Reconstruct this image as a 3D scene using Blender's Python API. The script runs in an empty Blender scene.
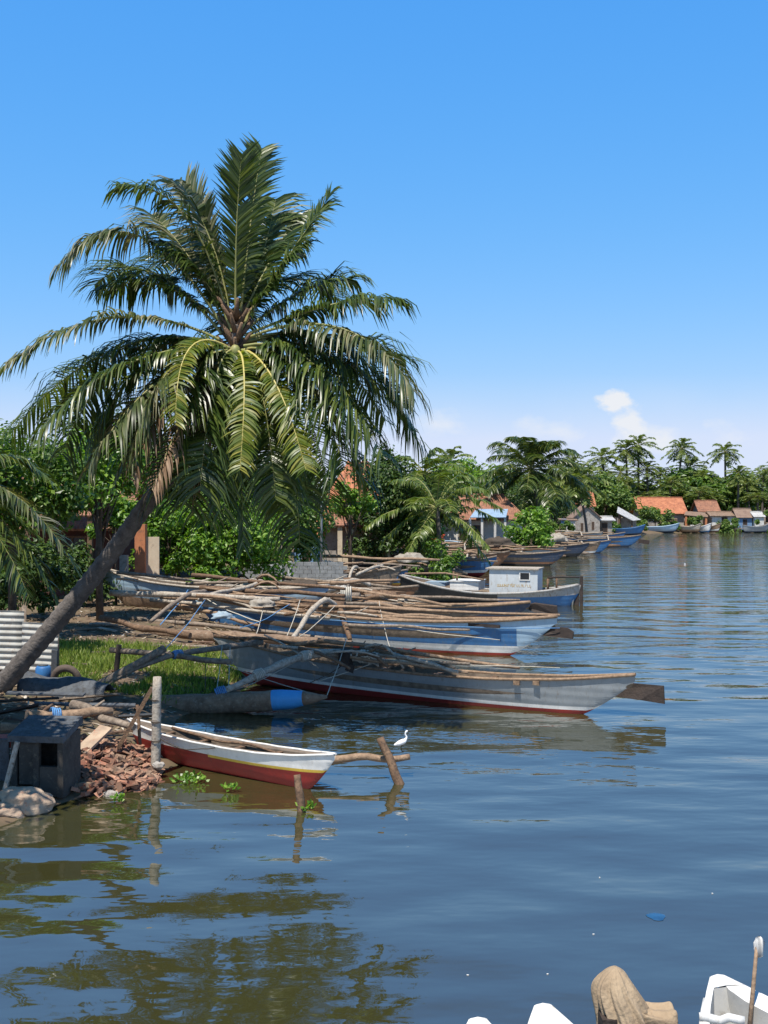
import bpy, bmesh, math, random
import numpy as np
from mathutils import Vector as V, Matrix, Euler, noise
PI = math.pi
sc = bpy.context.scene
COL = sc.collection
F = 1100.0; CX = 384.0; HY = 506.0; CH = 5.0       # focal length in pixels, picture centre, horizon row, eye height
R = random.Random(7)

def P(px, py, y):
    return V(((px-CX)/F*y, y, CH+(HY-py)/F*y))
def G(px, py, z=0.0):
    y = F*(CH-z)/(py-HY)
    return V(((px-CX)/F*y, y, z))

# ------------------------------------------------------------------ materials
def _nt(name):
    m = bpy.data.materials.new(name); m.use_nodes = True
    nt = m.node_tree; b = nt.nodes['Principled BSDF']
    return m, nt, b
def _ramp(nt, stops):
    r = nt.nodes.new('ShaderNodeValToRGB')
    e = r.color_ramp.elements
    while len(e) < len(stops): e.new(0.5)
    for k, (p, c) in enumerate(stops):
        e[k].position = p; e[k].color = (c[0], c[1], c[2], 1)
    return r
def mat(name, c1, c2=None, scale=4.0, rough=0.75, bump=0.25, bscale=None, stretch=(1,1,1), spec=0.3, dirt=None, dirt_amt=0.5, island=0.0, lo=.35, hi=.65, wave=None, metal=0.0):
    m, nt, b = _nt(name); L = nt.links
    tc = nt.nodes.new('ShaderNodeTexCoord'); mp = nt.nodes.new('ShaderNodeMapping')
    mp.inputs['Scale'].default_value = stretch
    L.new(tc.outputs['Object'], mp.inputs['Vector'])
    n = nt.nodes.new('ShaderNodeTexNoise'); n.inputs['Scale'].default_value = scale; n.inputs['Detail'].default_value = 7; n.inputs['Roughness'].default_value = .65
    L.new(mp.outputs['Vector'], n.inputs['Vector'])
    c2 = c2 or tuple(x*.7 for x in c1)
    r = _ramp(nt, [(lo, c1), (hi, c2)]); L.new(n.outputs['Fac'], r.inputs['Fac'])
    out = r.outputs['Color']
    if dirt:
        n2 = nt.nodes.new('ShaderNodeTexNoise'); n2.inputs['Scale'].default_value = scale*2.7; n2.inputs['Detail'].default_value = 8; n2.inputs['Roughness'].default_value = .75
        L.new(mp.outputs['Vector'], n2.inputs['Vector'])
        r2 = _ramp(nt, [(.62-.25*dirt_amt, (0,0,0)), (.78-.25*dirt_amt, (1,1,1))]); L.new(n2.outputs['Fac'], r2.inputs['Fac'])
        mx = nt.nodes.new('ShaderNodeMix'); mx.data_type = 'RGBA'
        L.new(r2.outputs['Color'], mx.inputs['Factor']); L.new(out, mx.inputs['A']); mx.inputs['B'].default_value = (*dirt, 1)
        out = mx.outputs['Result']
    if island > 0:
        g = nt.nodes.new('ShaderNodeNewGeometry')
        mr = nt.nodes.new('ShaderNodeMapRange'); mr.inputs['To Min'].default_value = 1-island; mr.inputs['To Max'].default_value = 1+island
        L.new(g.outputs['Random Per Island'], mr.inputs['Value'])
        vm = nt.nodes.new('ShaderNodeVectorMath'); vm.operation = 'SCALE'
        L.new(out, vm.inputs[0]); L.new(mr.outputs['Result'], vm.inputs['Scale']); out = vm.outputs['Vector']
    L.new(out, b.inputs['Base Color'])
    b.inputs['Roughness'].default_value = rough; b.inputs['Specular IOR Level'].default_value = spec; b.inputs['Metallic'].default_value = metal
    if bump > 0:
        n3 = nt.nodes.new('ShaderNodeTexNoise'); n3.inputs['Scale'].default_value = bscale or scale*4; n3.inputs['Detail'].default_value = 5
        L.new(mp.outputs['Vector'], n3.inputs['Vector'])
        bp = nt.nodes.new('ShaderNodeBump'); bp.inputs['Strength'].default_value = bump; bp.inputs['Distance'].default_value = .03
        L.new(n3.outputs['Fac'], bp.inputs['Height'])
        last = bp
        if wave:
            w = nt.nodes.new('ShaderNodeTexWave'); w.bands_direction = wave[0]; w.inputs['Scale'].default_value = wave[1]; w.inputs['Distortion'].default_value = .4
            L.new(tc.outputs['Object'], w.inputs['Vector'])
            bp2 = nt.nodes.new('ShaderNodeBump'); bp2.inputs['Strength'].default_value = wave[2]; bp2.inputs['Distance'].default_value = .05
            L.new(w.outputs['Fac'], bp2.inputs['Height']); L.new(bp.outputs['Normal'], bp2.inputs['Normal']); last = bp2
        L.new(last.outputs['Normal'], b.inputs['Normal'])
    return m
def leafmat(name, stops, rough=.42, tr=.3, spec=.4):
    m, nt, b = _nt(name); L = nt.links
    g = nt.nodes.new('ShaderNodeNewGeometry')
    r = _ramp(nt, stops); L.new(g.outputs['Random Per Island'], r.inputs['Fac'])
    L.new(r.outputs['Color'], b.inputs['Base Color']); b.inputs['Roughness'].default_value = rough; b.inputs['Specular IOR Level'].default_value = spec
    t = nt.nodes.new('ShaderNodeBsdfTranslucent')
    vm = nt.nodes.new('ShaderNodeVectorMath'); vm.operation = 'MULTIPLY'; vm.inputs[1].default_value = (1.6, 1.7, .5)
    L.new(r.outputs['Color'], vm.inputs[0]); L.new(vm.outputs['Vector'], t.inputs['Color'])
    mx = nt.nodes.new('ShaderNodeMixShader'); mx.inputs['Fac'].default_value = tr
    L.new(b.outputs['BSDF'], mx.inputs[1]); L.new(t.outputs['BSDF'], mx.inputs[2])
    L.new(mx.outputs['Shader'], nt.nodes['Material Output'].inputs['Surface'])
    return m
M = {}
M['wood_grey'] = mat('wood_grey', (.28,.225,.175), (.15,.115,.085), 6, .8, .5, stretch=(1,1,1), dirt=(.09,.065,.05), island=.25)
M['wood_tan'] = mat('wood_tan', (.33,.225,.145), (.19,.125,.08), 6, .75, .4, dirt=(.13,.085,.055), island=.25)
M['wood_brown'] = mat('wood_brown', (.2,.125,.075), (.11,.065,.04), 6, .8, .5, dirt=(.05,.035,.027), island=.2)
M['wood_dark'] = mat('wood_dark', (.055,.04,.033), (.03,.023,.02), 6, .75, .5)
M['wood_pale'] = mat('wood_pale', (.46,.41,.34), (.29,.245,.195), 7, .8, .4, dirt=(.16,.12,.09), island=.15)
M['log'] = mat('log', (.27,.185,.125), (.14,.09,.06), 5, .85, .6, dirt=(.32,.27,.21), dirt_amt=.3)
M['rope_pale'] = mat('rope_pale', (.55,.52,.45), (.4,.37,.31), 20, .85, .3)
M['rope_blue'] = mat('rope_blue', (.12,.3,.55), (.08,.2,.42), 20, .8, .3)
M['rope_dark'] = mat('rope_dark', (.09,.07,.055), (.05,.04,.03), 20, .9, .3)
def paint(name, c, dirt=(.2,.15,.11), amt=.25, rough=.5):
    M[name] = mat(name, c, tuple(x*.84 for x in c), 2.6, rough, .15, 18, stretch=(1.5,1,.6), dirt=dirt, dirt_amt=amt, spec=.35, wave=('Z', 1.5, .1))
paint('white', (.74,.72,.68), (.36,.3,.24), .15)
paint('gel_white', (.66,.65,.62), (.4,.35,.28), .25, .4)
paint('red', (.27,.028,.022), (.12,.04,.03), .2)
paint('bright_red', (.42,.05,.03), (.2,.06,.04), .2)
paint('yellow', (.62,.42,.06), (.3,.18,.08), .1)
paint('orange', (.55,.2,.05), (.3,.14,.06), .25)
paint('grey', (.27,.29,.3), (.19,.17,.15), .3)
paint('grey_blue', (.28,.36,.42), (.24,.22,.2), .35)
paint('blue', (.045,.15,.33), (.13,.16,.19), .35)
paint('sky_blue', (.07,.33,.68), (.2,.3,.4), .15)
paint('pale_blue', (.34,.47,.58), (.3,.28,.24), .2)
paint('navy', (.04,.06,.1), (.13,.1,.08), .35)
paint('hull_worn', (.36,.35,.33), (.2,.15,.11), .5)
M['cabin_white'] = mat('cabin_white', (.56,.59,.6), (.46,.49,.5), 1.6, .6, .12, 14, stretch=(1.5,1,.5), dirt=(.3,.24,.18), dirt_amt=.3)
paint('rust', (.24,.12,.065), (.1,.055,.035), .4)
paint('black_hull', (.03,.032,.034), (.08,.06,.05), .3)
paint('green_paint', (.1,.25,.17), (.15,.14,.1), .3)
M['inner'] = mat('inner', (.22,.17,.125), (.11,.085,.065), 4, .85, .3)
M['palm_green'] = leafmat('palm_green', [(0,(.022,.042,.01)), (.5,(.05,.085,.016)), (1,(.14,.17,.035))], .36, .26, .5)
M['palm_light'] = leafmat('palm_light', [(0,(.05,.085,.015)), (.5,(.1,.15,.025)), (1,(.2,.24,.06))], .38, .3, .5)
M['palm_yellow'] = leafmat('palm_yellow', [(0,(.06,.11,.014)), (.5,(.15,.19,.025)), (1,(.28,.25,.05))], .4, .38, .45)
M['palm_pale'] = leafmat('palm_pale', [(0,(.03,.05,.014)), (.55,(.085,.11,.035)), (1,(.3,.27,.17))], .38, .22, .55)
M['palm_dead'] = leafmat('palm_dead', [(0,(.12,.07,.04)), (.5,(.22,.14,.085)), (1,(.36,.26,.17))], .6, .15, .3)
M['palm_far'] = leafmat('palm_far', [(0,(.055,.09,.026)), (.5,(.12,.17,.042)), (1,(.28,.31,.11))], .4, .36, .5)
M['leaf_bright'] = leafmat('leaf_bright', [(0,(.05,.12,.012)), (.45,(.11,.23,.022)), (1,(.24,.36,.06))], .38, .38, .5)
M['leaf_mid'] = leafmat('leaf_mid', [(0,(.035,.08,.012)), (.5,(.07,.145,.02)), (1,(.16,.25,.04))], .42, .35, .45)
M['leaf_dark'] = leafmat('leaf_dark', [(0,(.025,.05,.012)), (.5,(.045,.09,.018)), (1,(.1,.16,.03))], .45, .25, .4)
M['leaf_far'] = leafmat('leaf_far', [(0,(.05,.095,.022)), (.5,(.09,.16,.03)), (1,(.19,.26,.06))], .5, .33, .35)
M['grass'] = leafmat('grass', [(0,(.08,.13,.02)), (.5,(.16,.23,.035)), (1,(.28,.32,.08))], .55, .3, .3)
M['rachis'] = mat('rachis', (.2,.22,.07), (.3,.27,.11), 5, .5, .1)
M['rachis_yellow'] = mat('rachis_yellow', (.42,.36,.1), (.5,.42,.16), 5, .45, .1)
M['trunk'] = mat('trunk', (.15,.13,.115), (.075,.064,.056), 5, .9, .8, 16, dirt=(.24,.215,.19), dirt_amt=.25)
M['bark'] = mat('bark', (.12,.09,.065), (.06,.045,.035), 6, .9, .6)
M['canvas'] = mat('canvas', (.36,.33,.28), (.22,.19,.155), 4, .9, .4, 14)
M['tile'] = mat('tile', (.5,.2,.1), (.3,.105,.055), 1.6, .8, .35, 9, dirt=(.13,.07,.05), dirt_amt=.35, wave=('X', 1.4, .8))
M['tile_old'] = mat('tile_old', (.36,.17,.1), (.22,.1,.065), 1.4, .85, .4, 9, dirt=(.09,.06,.045), dirt_amt=.5, wave=('X', 1.4, .8))
M['tile_brown'] = mat('tile_brown', (.27,.19,.14), (.17,.11,.085), 2, .85, .4, 9, wave=('X', 1.6, .8))
M['tin'] = mat('tin', (.62,.61,.58), (.48,.46,.43), 1.5, .5, .2, 8, dirt=(.28,.2,.15), dirt_amt=.2, wave=('X', 3.5, .9))
M['tin_blue'] = mat('tin_blue', (.38,.52,.68), (.3,.42,.58), 1.5, .5, .2, 8, wave=('X', 3.5, .9))
M['tin_rust'] = mat('tin_rust', (.34,.24,.17), (.22,.14,.09), 2, .75, .3, 8, wave=('X', 3.5, .9))
M['corrugated'] = mat('corrugated', (.46,.46,.43), (.32,.31,.28), 2, .7, .1, 12, dirt=(.25,.15,.09), dirt_amt=.3)
M['plaster_red'] = mat('plaster_red', (.12,.04,.03), (.07,.03,.024), 1.2, .9, .2, 10, dirt=(.07,.05,.045))
M['plaster_grey'] = mat('plaster_grey', (.4,.37,.33), (.27,.245,.22), 1.3, .9, .25, 10, dirt=(.15,.125,.1))
M['plaster_white'] = mat('plaster_white', (.68,.66,.62), (.52,.5,.46), 1.2, .85, .15, 10, dirt=(.3,.27,.23), dirt_amt=.2)
M['plaster_cream'] = mat('plaster_cream', (.62,.52,.39), (.48,.39,.28), 1.3, .85, .15, 10, dirt=(.25,.19,.13), dirt_amt=.2)
M['plaster_orange'] = mat('plaster_orange', (.55,.22,.1), (.4,.15,.075), 1.6, .85, .2, 10, dirt=(.2,.11,.07), dirt_amt=.3)
M['plaster_blue'] = mat('plaster_blue', (.17,.3,.46), (.12,.2,.34), 1.2, .85, .15, 10, dirt=(.15,.15,.15), dirt_amt=.3)
M['block'] = mat('block', (.3,.31,.31), (.2,.205,.205), 2.2, .9, .3, 10, dirt=(.1,.1,.09), dirt_amt=.3)
M['concrete_dark'] = mat('concrete_dark', (.075,.066,.056), (.04,.035,.031), 3, .85, .3, 14, dirt=(.17,.14,.1), dirt_amt=.3)
M['slate'] = mat('slate', (.105,.115,.125), (.06,.066,.075), 4, .8, .3, 14, dirt=(.05,.045,.04))
M['pane'] = mat('pane', (.03,.033,.036), (.02,.022,.025), 2, .15, 0)
M['rock'] = mat('rock', (.46,.35,.25), (.3,.22,.16), 3, .9, .5, 10, dirt=(.4,.14,.08), dirt_amt=.25)
M['rubble'] = mat('rubble', (.22,.075,.045), (.3,.2,.135), 2.2, .9, .4, 20, dirt=(.12,.09,.07), dirt_amt=.55, island=.6)
M['steel'] = mat('steel', (.36,.37,.38), (.28,.28,.29), 6, .5, .1, metal=.6)
M['cloth'] = mat('cloth', (.38,.285,.185), (.25,.18,.115), 3, .9, .5, 26, dirt=(.2,.14,.09), dirt_amt=.15)
M['plastic_red'] = mat('plastic_red', (.55,.07,.035), (.45,.05,.03), 3, .5, .05)
M['plastic_blue'] = mat('plastic_blue', (.035,.15,.36), (.03,.1,.26), 3, .5, .05)
M['navy_bag'] = mat('navy_bag', (.02,.09,.2), (.015,.06,.14), 3, .4, .05)
M['gel_shaded'] = mat('gel_shaded', (.42,.41,.38), (.33,.32,.3), 2, .6, .1, 14, dirt=(.22,.19,.15), dirt_amt=.3)  # darker copy of the white gelcoat: shade inside the skiffs put into the colour
M['rubber'] = mat('rubber', (.12,.09,.07), (.08,.06,.05), 5, .85, .2)
M['feather'] = mat('feather', (.85,.85,.84), (.78,.78,.77), 8, .8, .05)
M['beak'] = mat('beak', (.05,.045,.03), (.03,.03,.03), 8, .5, .0)
M['ochre'] = mat('ochre', (.5,.36,.16), (.4,.28,.12), 8, .7, .0)
M['person_skin'] = mat('person_skin', (.18,.1,.065), (.15,.08,.05), 8, .6, .0)

def water_mat():
    m, nt, b = _nt('water_surface'); L = nt.links
    g = nt.nodes.new('ShaderNodeNewGeometry')
    def nz(scale, sx, sy, det, rot=0.0):
        mp = nt.nodes.new('ShaderNodeMapping'); mp.inputs['Scale'].default_value = (sx, sy, 1); mp.inputs['Rotation'].default_value = (0, 0, rot)
        L.new(g.outputs['Position'], mp.inputs['Vector'])
        n = nt.nodes.new('ShaderNodeTexNoise'); n.inputs['Scale'].default_value = scale; n.inputs['Detail'].default_value = det; n.inputs['Roughness'].default_value = .5
        L.new(mp.outputs['Vector'], n.inputs['Vector']); return n
    def mth(op, a, c):
        n = nt.nodes.new('ShaderNodeMath'); n.operation = op
        for k, x in enumerate((a, c)):
            if isinstance(x, (int, float)): n.inputs[k].default_value = x
            else: L.new(x, n.inputs[k])
        return n.outputs[0]
    big = nz(.55, .55, 1.0, 1.5, .12)
    mid = nz(2.0, .5, 1.0, 2.5, -.1)
    fine = nz(6.0, .55, 1.0, 2, .2)
    mask = nz(.07, .6, 1.0, 2)
    mr = nt.nodes.new('ShaderNodeMapRange'); mr.inputs['From Min'].default_value = .38; mr.inputs['From Max'].default_value = .62; mr.inputs['To Min'].default_value = .12; mr.inputs['To Max'].default_value = 1.0
    L.new(mask.outputs['Fac'], mr.inputs['Value'])
    sep = nt.nodes.new('ShaderNodeSeparateXYZ'); L.new(g.outputs['Position'], sep.inputs[0])
    my = nt.nodes.new('ShaderNodeMapRange'); my.inputs['From Min'].default_value = 17; my.inputs['From Max'].default_value = 60; my.inputs['To Min'].default_value = .05; my.inputs['To Max'].default_value = .55
    L.new(sep.outputs['Y'], my.inputs['Value'])
    wind = mth('MULTIPLY', mr.outputs[0], my.outputs[0])
    h = mth('MULTIPLY', big.outputs['Fac'], .15)
    h = mth('ADD', h, mth('MULTIPLY', mth('MULTIPLY', mid.outputs['Fac'], .095), mth('ADD', mth('MULTIPLY', wind, .8), .13)))
    h = mth('ADD', h, mth('MULTIPLY', mth('MULTIPLY', fine.outputs['Fac'], .034), wind))
    bp = nt.nodes.new('ShaderNodeBump'); bp.inputs['Strength'].default_value = 1.0; bp.inputs['Distance'].default_value = 1.0
    L.new(h, bp.inputs['Height']); L.new(bp.outputs['Normal'], b.inputs['Normal'])
    b.inputs['Base Color'].default_value = (.038, .037, .013, 1)
    b.inputs['Roughness'].default_value = .03; b.inputs['IOR'].default_value = 2.7; b.inputs['Specular Tint'].default_value = (.9, .94, 1, 1); b.inputs['Specular IOR Level'].default_value = .5
    return m
M['water'] = water_mat()

# ------------------------------------------------------------------ mesh collector
class MB:
    def __init__(s): s.v = []; s.f = []; s.m = []; s.s = []
    def face(s, pts, m=0, smooth=False):
        i = len(s.v); s.v += [V(p) for p in pts]; s.f.append(tuple(range(i, i+len(pts)))); s.m.append(m); s.s.append(smooth)
    def grid(s, rows, m=0, smooth=True, closed=False, mf=None):
        i0 = len(s.v); n = len(rows[0])
        for r in rows: s.v += [V(p) for p in r]
        for a in range(len(rows)-1):
            for b in range(n if closed else n-1):
                c = (b+1) % n
                s.f.append((i0+a*n+b, i0+a*n+c, i0+(a+1)*n+c, i0+(a+1)*n+b)); s.m.append(mf(a, b) if mf else m); s.s.append(smooth)
        return i0
    def tube(s, pts, rad, n=8, m=0, mf=None, cap=True):
        pts = [V(p) for p in pts]
        if not isinstance(rad, (list, tuple)): rad = [rad]*len(pts)
        rows = []; prev = None
        for k, p in enumerate(pts):
            t = (pts[min(k+1, len(pts)-1)]-pts[max(k-1, 0)]).normalized()
            if prev is None: a = t.orthogonal().normalized()
            else:
                a = prev-t*prev.dot(t); a = a.normalized() if a.length > 1e-6 else t.orthogonal().normalized()
            prev = a; b = t.cross(a)
            rows.append([p+(a*math.cos(2*PI*j/n)+b*math.sin(2*PI*j/n))*rad[k] for j in range(n)])
        i0 = s.grid(rows, m, True, True, mf and (lambda a, b: mf(a)))
        if cap:
            s.f.append(tuple(i0+j for j in range(n))[::-1]); s.m.append(mf(0) if mf else m); s.s.append(False)
            k = i0+(len(pts)-1)*n
            s.f.append(tuple(k+j for j in range(n))); s.m.append(mf(len(pts)-2) if mf else m); s.s.append(False)
    def box(s, c, size, rot=None, m=0, jit=0.0, rnd=None):
        c = V(c); Rm = rot.to_matrix() if isinstance(rot, Euler) else (rot or Matrix.Identity(3))
        i = len(s.v)
        for dx in (-.5, .5):
            for dy in (-.5, .5):
                for dz in (-.5, .5):
                    p = V((dx*size[0], dy*size[1], dz*size[2]))
                    if jit: p += V([(rnd or R).uniform(-jit, jit)*size[k] for k in range(3)])
                    s.v.append(c+Rm @ p)
        for f in ((0,1,3,2), (4,6,7,5), (0,4,5,1), (2,3,7,6), (0,2,6,4), (1,5,7,3)):
            s.f.append(tuple(i+k for k in f)); s.m.append(m); s.s.append(False)
    def bar(s, a, b, w, h, m=0):               # a square bar between two points
        a = V(a); b = V(b); t = (b-a); L_ = t.length; t.normalize()
        up = V((0, 0, 1)) if abs(t.z) < .95 else V((0, 1, 0))
        sd = t.cross(up).normalized(); up = sd.cross(t)
        s.box((a+b)/2, (L_, w, h), Matrix((t, sd, up)).transposed(), m)
    def build(s, name, mats, parent=None, local=False, loc=None):
        me = bpy.data.meshes.new(name); vs = s.v
        if parent is not None and not local:
            inv = MW[parent.name].inverted(); vs = [inv @ p for p in vs]
        elif loc is not None: vs = [p-V(loc) for p in vs]
        me.from_pydata([tuple(p) for p in vs], [], s.f)
        for q in (mats if isinstance(mats, (list, tuple)) else [mats]): me.materials.append(M[q])
        me.polygons.foreach_set('material_index', s.m); me.polygons.foreach_set('use_smooth', s.s); me.update()
        o = bpy.data.objects.new(name, me); COL.objects.link(o)
        if parent is not None: o.parent = parent; MW[o.name] = MW[parent.name]
        elif loc is not None: o.location = loc
        return o
MW = {}
def tag(o, label=None, cat=None, group=None, kind=None):
    if label: o['label'] = label
    if cat: o['category'] = cat
    if group: o['group'] = group
    if kind: o['kind'] = kind
    return o
def thing(name, label, cat, loc=(0,0,0), rz=0.0, pitch=0.0, group=None, roll=0.0):
    o = bpy.data.objects.new(name, None); COL.objects.link(o); o.empty_display_size = .2
    o.location = loc; o.rotation_mode = 'XYZ'; o.rotation_euler = (roll, pitch, rz)
    MW[o.name] = Matrix.Translation(V(loc)) @ Euler((roll, pitch, rz), 'XYZ').to_matrix().to_4x4()
    return tag(o, label, cat, group)
def dup(root, loc, rz=None, scale=None, label=None, group=None):
    def cp(o, par):
        c = o.copy(); COL.objects.link(c)
        if par is not None: c.parent = par
        for ch in KIDS(o): cp(ch, c)
        return c
    r = cp(root, None); r.location = loc
    if rz is not None: r.rotation_euler[2] = rz
    if scale is not None: r.scale = (scale,)*3 if isinstance(scale, (int, float)) else scale
    if label: r['label'] = label
    if group: r['group'] = group
    return r
def KIDS(o): return [x for x in list(COL.objects) if x.parent == o]
def single(name, mb, mats, label, cat, loc, group=None, kind=None):
    o = mb.build(name, mats, loc=loc); return tag(o, label, cat, group, kind)
def bez(p0, p1, p2, t): return p0*(1-t)**2+p1*(2*t*(1-t))+p2*(t*t)
def wob(a, b, n=8, amp=.03, rnd=R, sag=0.0):
    a = V(a); b = V(b); out = []
    ph = [rnd.uniform(0, 6.28) for _ in range(4)]
    for k in range(n+1):
        t = k/n; e = math.sin(PI*t)
        out.append(a.lerp(b, t)+V((0, amp*e*math.sin(ph[0]+t*5), amp*(math.sin(ph[1]+t*7)*e+.5*e*math.sin(ph[2]+t*13))-sag*e)))
    return out

# ------------------------------------------------------------------ world, sun, camera
S = V((-.15, -.37, .915)).normalized()
w = bpy.data.worlds.new('World'); sc.world = w; w.use_nodes = True
def build_world():
    nt = w.node_tree; L = nt.links; bg = nt.nodes['Background']
    sky = nt.nodes.new('ShaderNodeTexSky'); sky.sky_type = 'NISHITA'; sky.sun_disc = False
    sky.sun_elevation = math.asin(S.z); sky.sun_rotation = math.atan2(S.x, S.y)
    sky.air_density = 1.0; sky.dust_density = .3; sky.ozone_density = 2.5; sky.altitude = 0
    tc = nt.nodes.new('ShaderNodeTexCoord'); sep = nt.nodes.new('ShaderNodeSeparateXYZ'); L.new(tc.outputs['Generated'], sep.inputs[0])
    def mth(op, a, c=0.0, d=None, clamp=False):
        n = nt.nodes.new('ShaderNodeMath'); n.operation = op; n.use_clamp = clamp
        for k, x in enumerate((a, c) if d is None else (a, c, d)):
            if isinstance(x, (int, float)): n.inputs[k].default_value = x
            else: L.new(x, n.inputs[k])
        return n.outputs[0]
    yy = mth('MAXIMUM', sep.outputs['Y'], .05)
    u = mth('DIVIDE', sep.outputs['X'], yy); v = mth('DIVIDE', sep.outputs['Z'], yy)
    cmb = nt.nodes.new('ShaderNodeCombineXYZ'); L.new(mth('MULTIPLY', u, 1.0), cmb.inputs[0]); L.new(mth('MULTIPLY', v, 1.5), cmb.inputs[1])
    n1 = nt.nodes.new('ShaderNodeTexNoise'); n1.inputs['Scale'].default_value = 28; n1.inputs['Detail'].default_value = 6; n1.inputs['Roughness'].default_value = .6; L.new(cmb.outputs[0], n1.inputs['Vector'])
    n2 = nt.nodes.new('ShaderNodeTexNoise'); n2.inputs['Scale'].default_value = 9; n2.inputs['Detail'].default_value = 5; L.new(cmb.outputs[0], n2.inputs['Vector'])
    nn = mth('SUBTRACT', n1.outputs['Fac'], .5)
    def blob(u0, v0, su, sv, soft):
        a = mth('POWER', mth('ABSOLUTE', mth('DIVIDE', mth('SUBTRACT', u, u0), su)), 2.0)
        c = mth('POWER', mth('ABSOLUTE', mth('DIVIDE', mth('SUBTRACT', v, v0), sv)), 2.0)
        d = mth('SUBTRACT', 1.0, mth('SQRT', mth('ADD', a, c)))
        return mth('DIVIDE', mth('ADD', d, mth('MULTIPLY', nn, 2.6)), soft, None, True)
    def ctr(px, py): return (px-CX)/F, (HY-py)/F
    c1 = blob(*ctr(615,404), .024, .013, .45)
    c2 = blob(*ctr(630,424), .022, .026, .7)
    c3 = blob(*ctr(655,440), .055, .025, 1.2)
    c4 = blob(*ctr(545,432), .05, .018, 1.3)
    c5 = blob(*ctr(440,425), .06, .02, 1.5)
    c6 = blob(*ctr(740,440), .06, .02, 1.4)
    dens = mth('MAXIMUM', mth('MULTIPLY', c1, .95), mth('MULTIPLY', c2, .9))
    for c, k in ((c3,.85), (c4,.75), (c5,.7), (c6,.7)): dens = mth('MAXIMUM', dens, mth('MULTIPLY', c, k))
    band = mth('MULTIPLY', mth('SUBTRACT', 1.0, mth('DIVIDE', v, .12), None, True), mth('MULTIPLY', n2.outputs['Fac'], .95))
    dens = mth('MAXIMUM', dens, band, None, True)
    sp = nt.nodes.new('ShaderNodeSeparateColor'); L.new(sky.outputs[0], sp.inputs[0])
    cb = nt.nodes.new('ShaderNodeCombineColor')                     # per-channel grade of the sky colour
    zen = nt.nodes.new('ShaderNodeMapRange'); zen.inputs['From Min'].default_value = .44; zen.inputs['From Max'].default_value = .95; zen.inputs['To Min'].default_value = 1.0; zen.inputs['To Max'].default_value = .28  # sky darkened toward the zenith, added to cut the ambient fill
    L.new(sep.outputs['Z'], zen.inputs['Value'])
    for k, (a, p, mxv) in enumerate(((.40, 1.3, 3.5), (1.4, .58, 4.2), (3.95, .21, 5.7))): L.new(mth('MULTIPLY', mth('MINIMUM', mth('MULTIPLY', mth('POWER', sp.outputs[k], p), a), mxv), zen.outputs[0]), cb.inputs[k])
    mx = nt.nodes.new('ShaderNodeMix'); mx.data_type = 'RGBA'
    L.new(dens, mx.inputs['Factor']); L.new(cb.outputs[0], mx.inputs['A']); mx.inputs['B'].default_value = (CLOUD[0], CLOUD[1], CLOUD[2], 1)
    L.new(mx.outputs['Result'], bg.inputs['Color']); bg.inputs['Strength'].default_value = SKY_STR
SKY_STR = .12; CLOUD = (4.9, 5.0, 5.2)
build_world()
sun = bpy.data.lights.new('sun', 'SUN'); sun.energy = 4.7; sun.angle = math.radians(.5); sun.color = (1, .94, .85)
so = bpy.data.objects.new('sun', sun); COL.objects.link(so); so.location = (0, 0, 60); so.rotation_mode = 'QUATERNION'; so.rotation_quaternion = S.to_track_quat('Z', 'Y')
cam = bpy.data.cameras.new('camera'); co = bpy.data.objects.new('camera', cam); COL.objects.link(co)
cam.sensor_fit = 'VERTICAL'; cam.sensor_height = 36; cam.lens = 36*F/1024; cam.clip_end = 6000; cam.clip_start = .1
co.location = (0, 0, CH); co.rotation_euler = (PI/2-math.atan(6/F), 0, 0); sc.camera = co
sc.view_settings.view_transform = 'Standard'; sc.view_settings.look = 'None'; sc.view_settings.gamma = 1; sc.view_settings.exposure = 0.55

# ------------------------------------------------------------------ setting: ground, water
SH = [(-30,-60),(-16,-20),(-12,0),(-9,10),(-6.7,15.5),(-6.0,17.2),(-5.4,18.7),(-4.3,19.7),(-4.1,21.2),(-4.6,23),(-5.0,25.5),(-4.4,27.5),(-3.9,30),(-3.2,35),(-2.5,42),(-2,50),(-1.5,60),(.5,72),(3,85),(8,100),(14,118),(20,135),(27,151),(33,163),(37,178),(44,194),(52,203),(62,208),(77,219),(150,222),(220,190),(260,100),(280,-60)]
POLY = SH+[(3000,-60),(3000,3000),(-3000,3000),(-3000,-60)]
def shore_dist(X, Y):
    X = np.asarray(X, float); Y = np.asarray(Y, float)
    d = np.full(X.shape, 1e9)
    for (ax, ay), (bx, by) in zip(SH[:-1], SH[1:]):
        dx, dy = bx-ax, by-ay
        t = np.clip(((X-ax)*dx+(Y-ay)*dy)/(dx*dx+dy*dy), 0, 1)
        d = np.minimum(d, np.hypot(X-ax-t*dx, Y-ay-t*dy))
    ins = np.zeros(X.shape, bool); n = len(POLY)
    for i in range(n):
        (ax, ay), (bx, by) = POLY[i], POLY[(i+1) % n]
        if ay == by: continue
        c = ((ay > Y) != (by > Y)) & (X < (bx-ax)*(Y-ay)/(by-ay)+ax)
        ins ^= c
    return np.where(ins, d, -d)
def height(X, Y):
    d = shore_dist(X, Y)
    return np.where(d > 0, .04+.72*(1-np.exp(-np.maximum(d, 0)/2.2))+.012*np.minimum(np.maximum(d, 0), 25), np.maximum(-1.6, .04+d*.45))
def gz(x, y): return float(height(np.array([x]), np.array([y]))[0])
xs = np.concatenate([np.linspace(-3000,-100,12)[:-1], np.arange(-100,-15,3), np.arange(-15,6,.3), np.arange(6,80,1.5), np.arange(80,320,8), np.linspace(320,3000,12)])
ys = np.concatenate([np.linspace(-200,8,14)[:-1], np.arange(8,48,.3), np.arange(48,240,1.5), np.linspace(240,3000,18)])
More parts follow.
